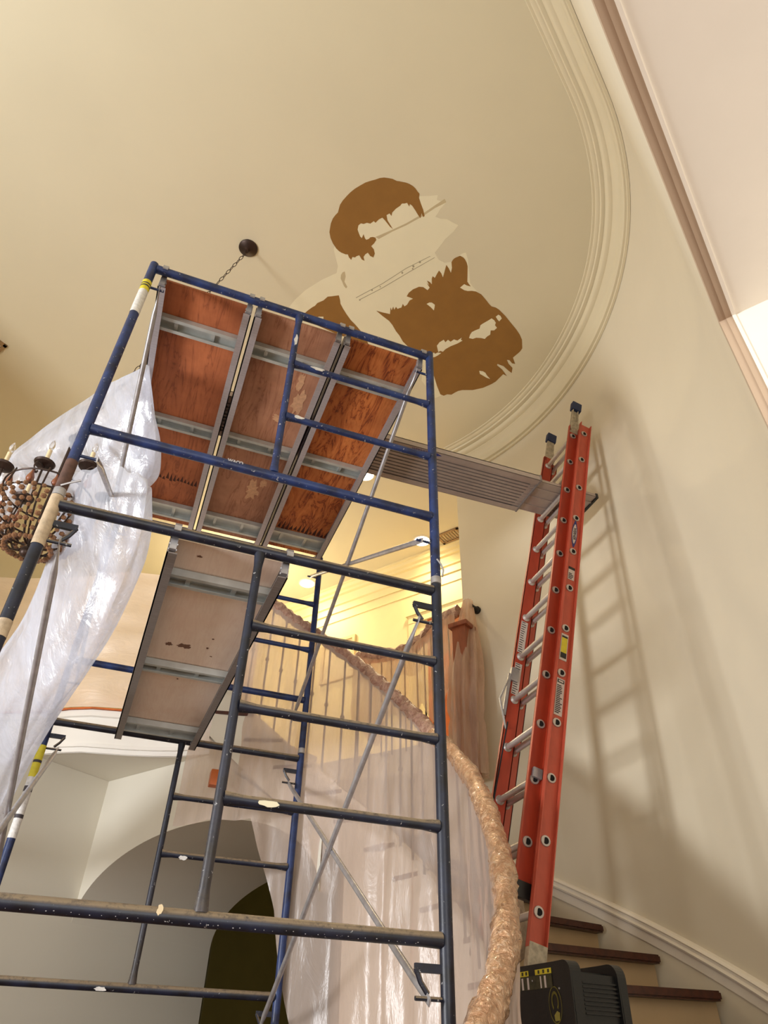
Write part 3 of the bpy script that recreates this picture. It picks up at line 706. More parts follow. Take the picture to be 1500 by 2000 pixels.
# tan overspray crust along the left end of the lower near top bar
# white maker's stamp on the upper near frame
def text(body, M, size, mat, name, parent=None, label=None, ext=0.0004, bold=0.0):
    cu = bpy.data.curves.new(name, 'FONT'); cu.body = body; cu.size = size; cu.extrude = ext; cu.align_x = 'CENTER'; cu.align_y = 'CENTER'; cu.offset = bold
    tmp = bpy.data.objects.new('tmp', cu); COL.objects.link(tmp)
    dg = bpy.context.evaluated_depsgraph_get(); me = bpy.data.meshes.new_from_object(tmp.evaluated_get(dg))
    bpy.data.objects.remove(tmp)
    bm = B(); bm.from_mesh(me); bpy.data.meshes.remove(me)
    bmesh.ops.transform(bm, matrix=M, verts=bm.verts)
    return obj(name, bm, mat, parent, label, smooth=False)
X_, Y_, Z_ = Vector((1, 0, 0)), Vector((0, 1, 0)), Vector((0, 0, 1))
scf = [o for o in bpy.data.objects if o.name.startswith('scaffold_section')]
up_near = scf[0]; low_near = scf[1]
nrm = Vector((0, -1, -0.12)).normalized()
text('WACO', basis(Vector((0.60, -LEG*0.93-0.001, 3.455)), X_, Vector((0, -0.35, 1)).normalized(), Vector((0, -1, -0.35)).normalized()), 0.020, M_galv, 'maker_stamp', up_near, 'worn white maker stamp', bold=0.0012)
# splashes of cream paint on rungs and bars, thin blobs
def splat(parent, c, n, sx, sz, mat, seed):
    rnd = random.Random(seed); u, v = frame_of(n); n = n.normalized(); bm = B()
    pts = []
    for k in range(14):
        a = 2*pi*k/14; r_ = 1+rnd.uniform(-0.25, 0.25); q = Vector((cos(a)*sx*r_, 0, sin(a)*sz*r_))
        pts.append(Vector(c)+q)
    extr(bm, pts, (0, -0.002, 0)); obj('paint_splash', bm, mat, parent, smooth=False)
splat(up_near, (0.90, -RNG-0.0002, 4.205), Vector((0, -1, 0)), 0.035, 0.010, M_lab2, 1)
splat(up_near, (0.84, -RNG-0.0002, 3.828), Vector((0, -1, 0)), 0.022, 0.010, M_lab2, 2)
splat(up_near, (0.768, -RNG-0.0002, 4.38), Vector((0, -1, 0)), 0.009, 0.04, M_lab2, 3)
splat(low_near, (0.925, -RNG-0.0002, 2.105), Vector((0, -1, 0)), 0.034, 0.011, M_primer, 4)
splat(low_near, (0.655, -LEG-0.0002, 1.79), Vector((0, -1, 0)), 0.008, 0.012, M_candle, 5)
splat(scf[3], (0.90, FD-RNG-0.0002, 2.395), Vector((0, -1, 0)), 0.022, 0.012, M_lab2, 6)
splat(scf[3], (0.62, FD-LEG-0.0002, 1.768), Vector((0, -1, 0)), 0.030, 0.010, M_lab2, 7)
rnd = random.Random(5); bm = B()
for i in range(46):
    x_ = 0.02+i*0.031+rnd.uniform(-0.008, 0.008); a_ = rnd.uniform(-0.25, 0.25); r_ = rnd.uniform(0.0007, 0.0018)
    ico(bm, (x_, -LEG*cos(0.75-a_*0.5), 1.78-LEG*sin(0.75-a_*0.5)), r_, 1, (1.5, 0.6, 1))
tag(obj('paint_dots', bm, M_galv, low_near), kind='stuff')
# wire pin on right coupling
bm = B(); tube(bm, [(FW-0.004, -0.026, 3.20), (FW+0.012, -0.03, 3.175), (FW+0.026, -0.024, 3.150), (FW+0.022, -0.02, 3.12)], 0.004, 6); obj('coupling_pin', bm, M_galv, up_near, 'bent silver pin')
bm = B(); tube(bm, [(0.0, -0.026, 3.12), (0.03, -0.03, 3.14), (0.06, -0.03, 3.16)], 0.004, 6); obj('coupling_pin', bm, M_galv, up_near, 'bent silver pin')

def cross_brace(x, zt, zbm, label, mat=M_galv, tipdir=1):
    t = thing('cross_brace', label, 'scaffold brace', (x, FD/2, zbm), 'galvanised cross braces')
    for k, (za, zc_) in enumerate(((zt, zbm), (zbm, zt))):
        xo = x+(0.009 if k else -0.009)
        a = Vector((xo, 0.0, za)); b_ = Vector((xo, FD, zc_)); d = (b_-a).normalized()
        bm = B()
        pts = [a-d*0.02, a+d*0.02, a+d*0.06, a+d*0.12, b_-d*0.12, b_-d*0.06, b_-d*0.02, b_+d*0.02]
        tube(bm, pts, 0.0125, 12, rs=[(0.003, 0.013), (0.003, 0.014), (0.006, 0.014), 0.0125, 0.0125, (0.006, 0.014), (0.003, 0.014), (0.003, 0.013)])
        obj('brace_tube', bm, mat, t)
    bm = B(); tube(bm, [(x-0.024, FD/2, (zt+zbm)/2), (x+0.024, FD/2, (zt+zbm)/2)], 0.006, 8); obj('pivot_bolt', bm, mat, t)
    return t
cross_brace(FW-0.075, 4.45, 3.30, 'upper right cross brace, pale grey, crossing beside the recessed light')
cross_brace(FW-0.075, 2.89, 1.63, 'lower right cross brace crossing in front of the draped stair')
cross_brace(0.075, 4.45, 3.30, 'upper left cross brace running across the clear plastic')
cross_brace(0.075, 2.89, 1.63, 'lower left cross brace in front of the milky plastic tail')

# hook-on platform planks
def cross_member(bm, x0, x1, y, z, w=0.085):
    box(bm, x0, x1, y-w/2, y+w/2, z-0.002, z)
    box(bm, x0, x1, y-w/2-0.004, y-w/2, z-0.030, z); box(bm, x0, x1, y+w/2, y+w/2+0.004, z-0.030, z)
    box(bm, x0, x1, y-w/2-0.004, y-w/2+0.016, z-0.033, z-0.030); box(bm, x0, x1, y+w/2-0.016, y+w/2+0.004, z-0.033, z-0.030)
    box(bm, x0+0.10, x0+0.12, y-w/2, y+w/2, z-0.016, z-0.003); box(bm, x1-0.17, x1-0.15, y-w/2, y+w/2, z-0.016, z-0.003)
def scaffold_plank(x0, x1, ztop, ply, label, rail_mat, steel, ycross, xf=0.0, y1=FD):
    t = thing('scaffold_plank', label, 'scaffold plank', ((x0+x1)/2, FD/2, ztop-0.09), 'hook-on plywood scaffold planks')
    parts = []
    zb = ztop-0.088
    for s, x in ((1, x0), (-1, x1)):
        bm = B()
        a, b_ = (x, x+0.006*s); box(bm, min(a, b_), max(a, b_), 0.05, y1-0.05, zb, ztop)
        a, b_ = (x, x+0.040*s); box(bm, min(a, b_), max(a, b_), 0.05, y1-0.05, zb, zb+0.005)
        a, b_ = (x, x+0.024*s); box(bm, min(a, b_), max(a, b_), 0.05, y1-0.05, ztop-0.018, ztop-0.012)
        parts.append(('side_rail', bm, rail_mat))
        for yy, sg in ((0, 1), (y1, -1)):
            bm = B(); xc = x+0.018*s; n = 10; w = 0.013
            pr = [Vector((0, yy-sg*(LEG+0.006)*cos(pi*0.35+i*pi*1.0/n*0.9)*1.0, 3)) for i in range(n)]
            # hook profile over the bar
            pts = [(-sg*0.030, -0.012), (-sg*0.030, 0.010), (-sg*0.018, 0.026), (0, 0.031), (sg*0.020, 0.027), (sg*0.034, 0.012), (sg*0.060, 0.004), (sg*0.060, -0.055), (sg*0.036, -0.055), (sg*0.026, 0.004), (sg*0.014, 0.020), (0, 0.0235), (-sg*0.014, 0.019), (-sg*0.023, 0.006), (-sg*0.023, -0.012)]
            extr(bm, [Vector((xc-w, yy+a_, ztop-0.02+b__)) for a_, b__ in pts], (2*w, 0, 0))
            lathe(bm, (xc-w*1.3, yy+sg*0.05, ztop-0.045), [(0.006, 0), (0.006, w*2.6)], 8, axis=X_)
            lathe(bm, (xc-w*1.3, yy+sg*0.05, ztop-0.07), [(0.005, 0), (0.005, w*2.6)], 8, axis=X_)
            parts.append(('hook', bm, M_galv))
    for yc in ycross:
        bm = B(); cross_member(bm, x0+0.006, x1-0.006, yc, ztop-0.018, 0.085 if yc < 1.9 else 0.14); parts.append(('cross_member', bm, steel))
    bm = B(); box(bm, x0+0.006, x1-0.006, 0.055, y1-0.055, ztop-0.014, ztop-0.001); parts.append(('deck_panel', bm, ply))
    for nm, bm, mt in parts:
        if xf:
            for v in bm.verts: v.co.x += xf*v.co.y
        obj(nm, bm, mt, t, smooth=False)
    return t
yc = (0.30, 1.05, 1.93)
scaffold_plank(0.042, 0.524, 4.632, M_ply1, 'leftmost platform plank with dark red-brown plywood beside the plastic', M_alu, M_steel, yc)
scaffold_plank(0.541, 1.022, 4.632, M_ply2, 'middle platform plank with faded brown plywood and pale scuffs', M_alu, M_steel, yc)
scaffold_plank(1.036, 1.500, 4.632, M_ply3, 'rightmost platform plank with bright orange wavy-grained plywood', M_alu, M_steel, yc)
lp = scaffold_plank(0.425, 0.900, 3.072, M_ply4, 'lower scaffold plank with pale clean plywood below the platform', M_alud, M_steel, (0.30, 1.15, 1.98), xf=-0.025)
# pale scuffs on the middle panel and scuffs on the pale one
def scuffs(parent, z, items, mat, seed):
    rnd = random.Random(seed)
    for (cx, cy, sx, sy) in items:
        bm = B(); pts = []
        for k in range(22):
            a = 2*pi*k/22; r_ = 1+rnd.uniform(-0.4, 0.35); pts.append(Vector((cx+cos(a)*sx*r_, cy+sin(a)*sy*r_, z)))
        extr(bm, pts, (0, 0, -0.0008)); obj('scuff', bm, mat, parent, smooth=False)
plk = [o for o in bpy.data.objects if o.name.startswith('scaffold_plank')]
M_scuff = plain('pale_scuff', srgb(206, 160, 122), 0.7, var=0.15, scale=40)
M_dirt = plain('dark_scuff', srgb(120, 88, 70), 0.8, var=0.2, scale=40)
scuffs(plk[1], 4.6175, ((0.93, 0.62, 0.035, 0.10), (0.86, 0.78, 0.045, 0.03), (0.90, 0.45, 0.02, 0.06), (0.84, 1.52, 0.04, 0.10), (0.90, 1.42, 0.025, 0.035)), M_scuff, 3)
scuffs(plk[3], 3.0575, ((0.60, 0.92, 0.030, 0.022), (0.53, 0.93, 0.016, 0.016), (0.72, 0.80, 0.006, 0.006), (0.71, 0.90, 0.006, 0.008), (0.55, 0.14, 0.010, 0.008), (0.62, 1.3, 0.005, 0.006), (0.74, 0.98, 0.006, 0.004)), M_dirt, 5)
M_stain = plain('water_stain', srgb(72, 30, 14), 0.7, var=0.2, scale=30)
rnd = random.Random(11)
for i in range(16):
    x = 0.10+i*0.024; bm = B(); L = rnd.uniform(0.03, 0.09); y0 = 1.62+rnd.uniform(-0.01, 0.01)
    extr(bm, [(x-0.008, y0, 4.6175), (x+0.012, y0+0.006, 4.6175), (x+0.004, y0-L, 4.6175)], (0, 0, -0.0007)); obj('stain', bm, M_stain, plk[0], smooth=False)
for i in range(14):
    x = 1.08+i*0.03; bm = B(); L = rnd.uniform(0.03, 0.11); y0 = 1.86+rnd.uniform(-0.02, 0.0)
    extr(bm, [(x-0.010, y0, 4.6175), (x+0.014, y0+0.004, 4.6175), (x+0.006, y0-L, 4.6175)], (0, 0, -0.0007)); obj('stain', bm, M_stain, plk[2], smooth=False)

# ------------------------------------------------------------------ extension plank to the ladder
ep = thing('extension_plank', 'ribbed aluminium extension plank bridging from the platform to the ladder', 'plank', (1.6, 0.93, 4.65))
P0 = Vector((0.35, 0.925, 4.648)); P1 = Vector((2.70, 0.925, 4.692)); dx = (P1-P0).normalized(); uz = dx.cross(Y_).normalized()
if uz.z < 0: uz = -uz
Mx = basis(P0, dx, Y_, uz); L = (P1-P0).length
bm = B(); hw = 0.180
box(bm, 0, L, -hw, hw, 0.040, 0.046, Mx)
for s in (-1, 1):
    box(bm, 0, L, min(s*hw, s*(hw-0.004)), max(s*hw, s*(hw-0.004)), 0.0, 0.046, Mx)
    box(bm, 0, L, min(s*hw, s*(hw-0.045)), max(s*hw, s*(hw-0.045)), 0.0, 0.003, Mx)
for k in range(9):
    y = -0.125+k*0.031; box(bm, 0, L, y-0.010, y+0.010, 0.008, 0.041, Mx)
obj('main_deck', bm, M_extr, ep, smooth=False)
bm = B(); L2 = 0.46; hw2 = 0.158
box(bm, L-0.05, L+L2, -hw2, hw2, 0.010, 0.014, Mx)
for s in (-1, 1): box(bm, L-0.05, L+L2, min(s*hw2, s*(hw2-0.01)), max(s*hw2, s*(hw2-0.01)), 0.008, 0.036, Mx)
for k in range(3): box(bm, L-0.05, L+L2, -0.09+k*0.09-0.006, -0.09+k*0.09+0.006, 0.004, 0.010, Mx)
obj('sliding_section', bm, M_extr, ep, 'smoother pull-out end section', smooth=False)
bm = B(); box(bm, L-0.012, L, -hw-0.004, hw+0.004, -0.004, 0.050, Mx, bev=0.002); obj('end_cap', bm, M_alud, ep, smooth=False)
bm = B(); box(bm, L+L2-0.006, L+L2+0.012, -hw2-0.004, hw2+0.004, 0.0, 0.042, Mx, bev=0.003); obj('end_cap', bm, M_black, ep, 'black rubber end')
mt_ = Mx @ basis(Vector((1.44, -hw+0.022, -0.001)), Vector((1, 0, 0)), Vector((0, -1, 0)), Vector((0, 0, -1)))
text('WERNER', mt_, 0.028, M_blue, 'logo_lettering', ep)
bm = B(); extr(bm, [Mx @ Vector(p) for p in ((1.53, -hw+0.022, -0.0005), (1.56, -hw+0.008, -0.0005), (1.60, -hw+0.022, -0.0005), (1.56, -hw+0.036, -0.0005))], (0, 0, -0.0008)); obj('logo_diamond', bm, M_blue, ep, smooth=False)

# ------------------------------------------------------------------ extension ladder
LU = Vector((0.245787, 0.0, 0.969324)).normalized()      # up the rails
LN = Vector((LU.z, 0, -LU.x))                             # towards the wall
BB = Vector((3.117, 0.7104, 5.2748)); FB = Vector((3.053, 0.7638, 5.2767)); LW = 0.354
ld = thing('extension_ladder', 'tall orange fibreglass extension ladder leaning on the curved wall', 'ladder', (2.24, 0.94, 1.62))
def rail(y, base, s0, s1, out, mat, name='side_rail', wd=0.078, fl=0.030, lab=None):
    """C channel: web in the LU-LN plane at y, flanges outward (out = -1 or 1)"""
    bm = B(); Mt = basis(Vector((base.x, y, base.z)), LN, Y_, LU)
    h = wd/2
    box(bm, -h, h, min(0, out*0.004), max(0, out*0.004), s0, s1, Mt)
    for e in (-1, 1):
        box(bm, min(e*h, e*(h-0.005)), max(e*h, e*(h-0.005)), min(0, out*fl), max(0, out*fl), s0, s1, Mt)
    return obj(name, bm, mat, ld, lab, smooth=False), Mt
yb0, yb1 = 0.7104, 0.7104+LW+0.106; yf0, yf1 = 0.7638, 0.7638+LW
_, Mb0 = rail(yb0, BB, -3.50, 0.10, -1, M_fib, wd=0.088)
_, Mb1 = rail(yb1, BB, -3.50, 0.10, 1, M_fib, wd=0.088)
_, Mf0 = rail(yf0, FB, -3.26, 0.10, -1, M_fibd, wd=0.084, fl=0.020)
_, Mf1 = rail(yf1, FB, -3.26, 0.10, 1, M_fibd, wd=0.084, fl=0.020)
for i in range(12):
    for (base, ya, yb, off, skip) in ((BB, yb0, yb1, 0, 12), (FB, yf0, yf1, 0, 11)):
        if i >= skip: continue
        c = base-LU*(0.3048*i)
        bm = B(); tube(bm, [(c.x, ya-0.010, c.z), (c.x, ya-0.004, c.z), (c.x, ya+0.004, c.z), (c.x, ya+0.014, c.z), (c.x, yb-0.014, c.z), (c.x, yb-0.004, c.z), (c.x, yb+0.004, c.z), (c.x, yb+0.010, c.z)], 0.0165, 14, rs=[0.024, 0.026, 0.026, 0.0165, 0.0165, 0.026, 0.026, 0.024])
        rg = obj('rung', bm, M_rung, ld)
        bm = B()
        pts = []
        for k in range(14):
            a = 2*pi*k/14; rx, rz = 0.0150*cos(a), 0.0155*sin(a)
            if rx < -0.008: rx = -0.008
            pts.append(Vector((c.x, ya-0.0105, c.z))+LN*rx+LU*rz)
        extr(bm, pts, (0, -0.0012, 0)); obj('rung_end', bm, M_hole, rg, 'black hollow end of a rung', smooth=False)
# tips with blue rubber caps (on the fly section)
for yy, o_ in ((yf0, -1), (yf1, 1)):
    Mt = basis(Vector((FB.x, yy, FB.z)), LN, Y_, LU)
    bm = B(); pts = [(-0.036, 0.04), (0.044, 0.04), (0.056, 0.11), (0.034, 0.20), (0.026, 0.36), (-0.032, 0.36), (-0.034, 0.14)]
    extr(bm, [Mt @ Vector((a, 0.002*o_, b_)) for a, b_ in pts], (0, 0.004*o_, 0))
    box(bm, -0.030, -0.024, min(0, o_*0.022), max(0, o_*0.022), 0.06, 0.36, Mt); box(bm, 0.012, 0.018, min(0, o_*0.022), max(0, o_*0.022), 0.19, 0.36, Mt)
    obj('tip_bracket', bm, M_shoe, ld, 'worn aluminium tip plate', smooth=False)
    bm = B(); box(bm, -0.042, 0.038, -0.020+o_*0.010, 0.022+o_*0.010, 0.310, 0.405, Mt, bev=0.008); obj('tip_cap', bm, M_cap, ld, 'navy rubber tip')
for yy, o_, Mt in ((yb0, -1, Mb0), (yb1, 1, Mb1)):
    bm = B(); box(bm, -0.043, 0.043, min(0, o_*0.034), max(0, o_*0.034), -3.72, -3.48, Mt, bev=0.004)
    box(bm, -0.060, 0.060, -0.04, 0.04, -3.76, -3.71, Mt, bev=0.006)
    ft = obj('foot', bm, M_shoe, ld, 'scuffed off-white pivoting shoe')
    for (a, s_) in ((0.012, -3.60), (-0.01, -3.64)):
        bm = B(); extr(bm, [Mt @ Vector((a+0.007*cos(k*pi/4)*1.0, o_*0.035, s_+0.022*sin(k*pi/4))) for k in range(8)], (0, 0.0012*o_, 0)); obj('shoe_slot', bm, M_dirt, ft, smooth=False)
# fly bottom strap and hinge plate
bm = B(); box(bm, -0.045, 0.040, -0.030, 0.004, -3.30, -3.23, Mf0, bev=0.004); obj('rail_guide', bm, M_black, ld, 'black plastic guide')
bm = B(); box(bm, -0.02, 0.03, -0.028, -0.004, -2.74, -2.69, Mf0, bev=0.002); obj('guide_bracket', bm, M_galv, ld, 'small silver bracket')
# locks on the far rail and rope
bm = B(); box(bm, -0.050, 0.0, -0.016, 0.010, -2.02, -1.93, Mf1, bev=0.003); box(bm, -0.065, -0.045, -0.012, 0.0, -2.26, -1.98, Mf1); obj('rung_lock', bm, M_galv, ld, 'steel rung lock')
bm = B()
tube(bm, [Mf1 @ Vector((-0.05, -0.008, -1.98)), Mf1 @ Vector((-0.095, -0.008, -2.17)), Mf1 @ Vector((-0.03, -0.01, -2.34))], 0.006, 6)
obj('rung_lock', bm, M_galv, ld, 'steel rung lock')
bm = B(); rp = [Mf1 @ Vector((-0.03, -0.02, -2.3)), Mf1 @ Vector((-0.045, -0.02, -2.8)), Mf1 @ Vector((-0.06, -0.025, -3.2)), Mf1 @ Vector((-0.05, -0.03, -3.5))]
tube(bm, catmull([tuple(p) for p in rp], 5), 0.0045, 6); obj('rope', bm, M_rope, ld)
# labels on the web facing the room: (rail matrix, along, height, y, kind)
def sticker(Mt, yo, s0, s1, x0, x1, mat, nm='sticker', lb=None, dep=-0.0012):
    bm = B(); box(bm, x0, x1, min(yo, yo+dep), max(yo, yo+dep), s0, s1, Mt); return obj(nm, bm, mat, ld, lb, smooth=False)
def lines(Mt, yo, s0, s1, x0, x1, n_, seed, mat=M_ink):
    rnd = random.Random(seed); bm = B()
    for k in range(n_):
        z = s1-(s1-s0)*(k+0.5)/n_; w_ = (x1-x0)*rnd.uniform(0.55, 0.95)
        h_ = (s1-s0)/n_*0.28
        box(bm, x0, x0+w_, min(yo, yo-0.0008), max(yo, yo-0.0008), z-h_, z+h_, Mt)
    obj('small_print', bm, mat, ld, 'rows of tiny print', smooth=False)
yo = -0.0045
sticker(Mb0, yo, -1.455, -1.335-0.02, -0.018, 0.026, M_lab); lines(Mb0, yo-0.0012, -1.45, -1.40, -0.014, 0.022, 4, 1)
bm = B(); box(bm, -0.018, 0.026, yo-0.002, yo, -1.372, -1.352, Mb0); obj('sticker_band', bm, M_black, ld, smooth=False)
sticker(Mb0, yo, -2.05, -1.87, -0.022, 0.024, M_lab); 
sticker(Mb0, yo-0.0012, -2.035, -1.885, -0.017, 0.019, M_yel, lb='yellow warning label')
bm = B(); box(bm, -0.017, 0.019, yo-0.0032, yo-0.0024, -2.035, -2.00, Mb0); box(bm, -0.017, 0.019, yo-0.0032, yo-0.0024, -1.897, -1.885, Mb0); obj('sticker_band', bm, M_black, ld, smooth=False)
sticker(Mb0, yo, -2.395, -2.17, -0.022, 0.026, M_lab, lb='tall white instruction label'); lines(Mb0, yo-0.0012, -2.385, -2.21, -0.018, 0.022, 16, 3)
bm = B(); box(bm, -0.018, 0.022, yo-0.0022, yo-0.0012, -2.198, -2.178, Mb0); obj('sticker_band', bm, M_black, ld, smooth=False)
bm = B(); box(bm, -0.012, 0.016, yo-0.003, yo-0.0022, -2.193, -2.183, Mb0); obj('sticker_oval', bm, M_lab, ld, smooth=False)
# oval maker's logo with blue ends, lettering running down the rail
def ell(Mt, yo, s, a, b_, mat, nm, dep=0.0008):
    bm = B(); extr(bm, [Mt @ Vector((b_*cos(2*pi*k/24), yo, s+a*sin(2*pi*k/24)*(1 if abs(sin(2*pi*k/24)) < 0.95 else 1.12))) for k in range(24)], (0, -dep, 0)); return obj(nm, bm, mat, ld, smooth=False)
ls = -1.06
ell(Mb0, yo, ls, 0.108, 0.020, M_blue, 'logo_oval'); ell(Mb0, yo-0.0008, ls, 0.078, 0.0155, M_lab, 'logo_oval')
text('WERNER', Mb0 @ basis(Vector((0.0, yo-0.0020, ls)), Vector((0, 0, -1)), Vector((1, 0, 0)), Vector((0, -1, 0))), 0.027, M_ink, 'logo_lettering', ld, bold=0.0008)
# labels on the inner face of the far rail
def sticker_in(s0, s1):
    bm = B(); box(bm, -0.028, 0.018, -0.0022, -0.0008, s0, s1, Mf1); obj('sticker', bm, M_lab, ld, 'grey-white instruction label', smooth=False)
    rnd = random.Random(int(-s0*100)); bm = B()
    for k in range(14):
        z = s1-(s1-s0)*(k+0.5)/14; box(bm, -0.024, -0.024+0.036*rnd.uniform(0.6, 1), -0.0032, -0.0022, z-0.0026, z+0.0026, Mf1)
    obj('small_print', bm, M_ink, ld, 'rows of tiny print', smooth=False)
sticker_in(-1.80, -1.56); sticker_in(-2.10, -1.88)

# crumpled bag hanging behind the foot of the ladder
bm = B(); ico(bm, (2.33, 1.02, 2.02), 0.11, 3, (0.8, 0.9, 1.3)); crinkle(bm, 0.05, 9); crinkle(bm, 0.02, 30)
tag(obj('crumpled_bag', bm, M_bag), 'crumpled dirty white bag tucked behind the foot of the ladder', 'bag')

# ------------------------------------------------------------------ black box on the stairs
kb = thing('utility_box', 'black ribbed plastic box with yellow labels standing on the stairs by the ladder foot', 'box', (2.2, 0.4, 1.25))
zt = 1.80
A = at(1000, 1890, zt); Bp = at(1110, 1872, zt); Cp = at(1214, 1886, zt-0.004)
fx = (Bp-A); fx.z = 0; fl_ = fx.length; fx.normalize(); fy = Vector((-fx.y, fx.x, 0));
if fy.x < 0: fy = -fy
# rounded front panel
def rpanel(w_, h_, r_):
    pts = [(0, 0), (w_, 0)]
    for k in range(7):
        a = k/6*pi/2; pts.append((w_-r_+r_*cos(a), h_-r_+r_*sin(a)))
    pts += [(0, h_)]
    return pts
hh = zt-1.26; back = Vector((Cp.x-Bp.x, Cp.y-Bp.y, 0)); bl = back.length; bn = back.normalized()
bm = B(); extr(bm, [Vector((A.x, A.y, zt-hh))+fx*a+Vector((0, 0, b_)) for a, b_ in rpanel(fl_, hh, 0.035)], bn*0.05)
bmesh.ops.bevel(bm, geom=[e for e in bm.edges if e.calc_length() > 0.1], offset=0.006, segments=2, affect='EDGES')
obj('side_panel', bm, M_black, kb, smooth=False)
bm = B(); o_ = Vector((A.x, A.y, zt-hh))
c4 = [fx*0.02+bn*0.05, fx*(fl_-0.006)+bn*0.05, fx*(fl_-0.006)+bn*(bl-0.035), fx*0.02+bn*(bl-0.035)]
extr(bm, [o_+c+Vector((0, 0, 0.02)) for c in c4], (0, 0, hh-0.06))
obj('body', bm, M_black, kb, smooth=False)
bm = B()
for k in range(7):
    q = fx*(0.02+k*(fl_-0.05)/7)
    extr(bm, [o_+q+bn*0.05+Vector((0, 0, hh-0.046)), o_+q+fx*0.022+bn*0.05+Vector((0, 0, hh-0.046)), o_+q+fx*0.022+bn*(bl-0.03)+Vector((0, 0, hh-0.046)), o_+q+bn*(bl-0.03)+Vector((0, 0, hh-0.046))], (0, 0, 0.016))
for k in range(8):
    z = hh-0.07-k*0.013
    extr(bm, [o_+fx*(fl_-0.006)+bn*0.05+Vector((0, 0, z)), o_+fx*(fl_+0.001)+bn*0.05+Vector((0, 0, z)), o_+fx*(fl_+0.001)+bn*(bl-0.03)+Vector((0, 0, z)), o_+fx*(fl_-0.006)+bn*(bl-0.03)+Vector((0, 0, z))], (0, 0, 0.006))
obj('ribs', bm, M_black, kb, smooth=False)
bm = B(); extr(bm, [o_+bn*(bl-0.04)+fx*a+Vector((0, 0, b_)) for a, b_ in rpanel(fl_+0.01, hh, 0.045)], bn*0.04)
bmesh.ops.bevel(bm, geom=[e for e in bm.edges if e.calc_length() > 0.1], offset=0.006, segments=2, affect='EDGES')
obj('side_panel', bm, M_black, kb, smooth=False)
def onp(a, b_, d=0.001): return o_+fx*a+Vector((0, 0, b_))-bn*d
def pl(pts, mat, nm, d=0.0012, dep=0.0008, lab=None):
    bm = B(); extr(bm, [onp(a, b_, d) for a, b_ in pts], -bn*dep); return obj(nm, bm, mat, kb, lab, smooth=False)
W_ = fl_
M_dk = plain('label_dark_print', srgb(60, 58, 36), 0.6, var=0.4, scale=60)
for (a0_, a1_) in ((0.07, 0.30), (0.42, 0.70)):
    pl([(W_*a0_, hh-0.036), (W_*a1_, hh-0.036), (W_*a1_, hh-0.019), (W_*a0_, hh-0.019)], M_yel, 'warning_strip')
    for k in range(3):
        u_ = a0_+(a1_-a0_)*(0.18+0.30*k)
        pl([(W_*u_, hh-0.033), (W_*(u_+0.03), hh-0.033), (W_*(u_+0.03), hh-0.022), (W_*u_, hh-0.022)], M_dk, 'warning_strip_mark', 0.0022)
pl([(W_*0.07, hh-0.080), (W_*0.70, hh-0.080), (W_*0.70, hh-0.037), (W_*0.07, hh-0.037)], M_dk, 'warning_picture')
for u_, wd_ in ((0.10, 0.02), (0.17, 0.03), (0.27, 0.03), (0.50, 0.02), (0.57, 0.03)):
    pl([(W_*u_, hh-0.078), (W_*(u_+wd_), hh-0.078), (W_*(u_+wd_), hh-0.041), (W_*u_, hh-0.041)], M_lab, 'warning_picture_mark', 0.0022)
ec = (W_*0.71, hh-0.132)
def ering(r0, r1, cx, cy, mat, nm, d=0.0014, asp=1.0, n0=0, n1=28):
    bm = B(); rows = [[onp(cx+r_*0.62*cos(2*pi*k/28)*asp, cy+r_*1.0*sin(2*pi*k/28), d) for k in range(n0, n1+1)] for r_ in (r0, r1)]
    grid_surf(bm, rows); bmesh.ops.solidify(bm, geom=bm.faces[:], thickness=0.0008); return obj(nm, bm, mat, kb, smooth=False)
M_gold = plain('faded_gold_print', srgb(150, 142, 66), 0.6, var=0.2, scale=40)
ering(0.052, 0.056, *ec, M_gold, 'emblem_ring'); ering(0.022, 0.031, ec[0], ec[1]+0.010, M_gold, 'emblem_mark', n0=-4, n1=18)
pl([(ec[0]-0.008, ec[1]-0.048), (ec[0]+0.016, ec[1]-0.046), (ec[0]+0.020, ec[1]-0.024), (ec[0]+0.006, ec[1]-0.018), (ec[0]-0.010, ec[1]-0.030)], M_gold, 'emblem_mark')
for (u_, v_) in ((0.36, -0.052), (0.80, -0.085), (0.46, -0.215), (0.82, -0.30)):
    bm = B(); ico(bm, onp(W_*u_, hh+v_), 0.004, 1); obj('rivet', bm, M_galv, kb)

# ------------------------------------------------------------------ chandelier, pulled aside and bagged
ch = thing('chandelier', 'iron chandelier with candle sleeves and strings of wooden beads, half wrapped in plastic', 'chandelier', (-0.32, 1.35, 3.75))
can = at(485, 484, HC)
bm = B(); lathe(bm, (can.x, can.y, HC), [(0.072, 0.0), (0.072, -0.010), (0.060, -0.020), (0.030, -0.028), (0.014, -0.034), (0.012, -0.055)], 28); obj('canopy', bm, M_bronze, ch)
ctop = Vector((can.x, can.y, HC-0.05)); cax = Vector((-0.27, 1.12, 4.37))
bm = B(); n = 44
for i in range(n):
    t_ = i/(n-1); p = ctop.lerp(cax, t_); d = (cax-ctop).normalized(); u, v = frame_of(d)
    if i % 2: u, v = v, u
    pts = [p+d*0.027*cos(2*pi*k/10)+u*0.010*sin(2*pi*k/10) for k in range(11)]
    tube(bm, pts, 0.0026, 5)
obj('chain', bm, M_bronze, ch)
bm = B(); AX = Vector((-0.27, 1.12, 0))
tube(bm, [(AX.x, AX.y, 4.37), (AX.x, AX.y, 3.53)], 0.010, 8); ico(bm, (AX.x, AX.y, 3.51), 0.03, 2); ico(bm, (AX.x, AX.y, 4.33), 0.03, 2)
obj('stem', bm, M_bronze, ch)
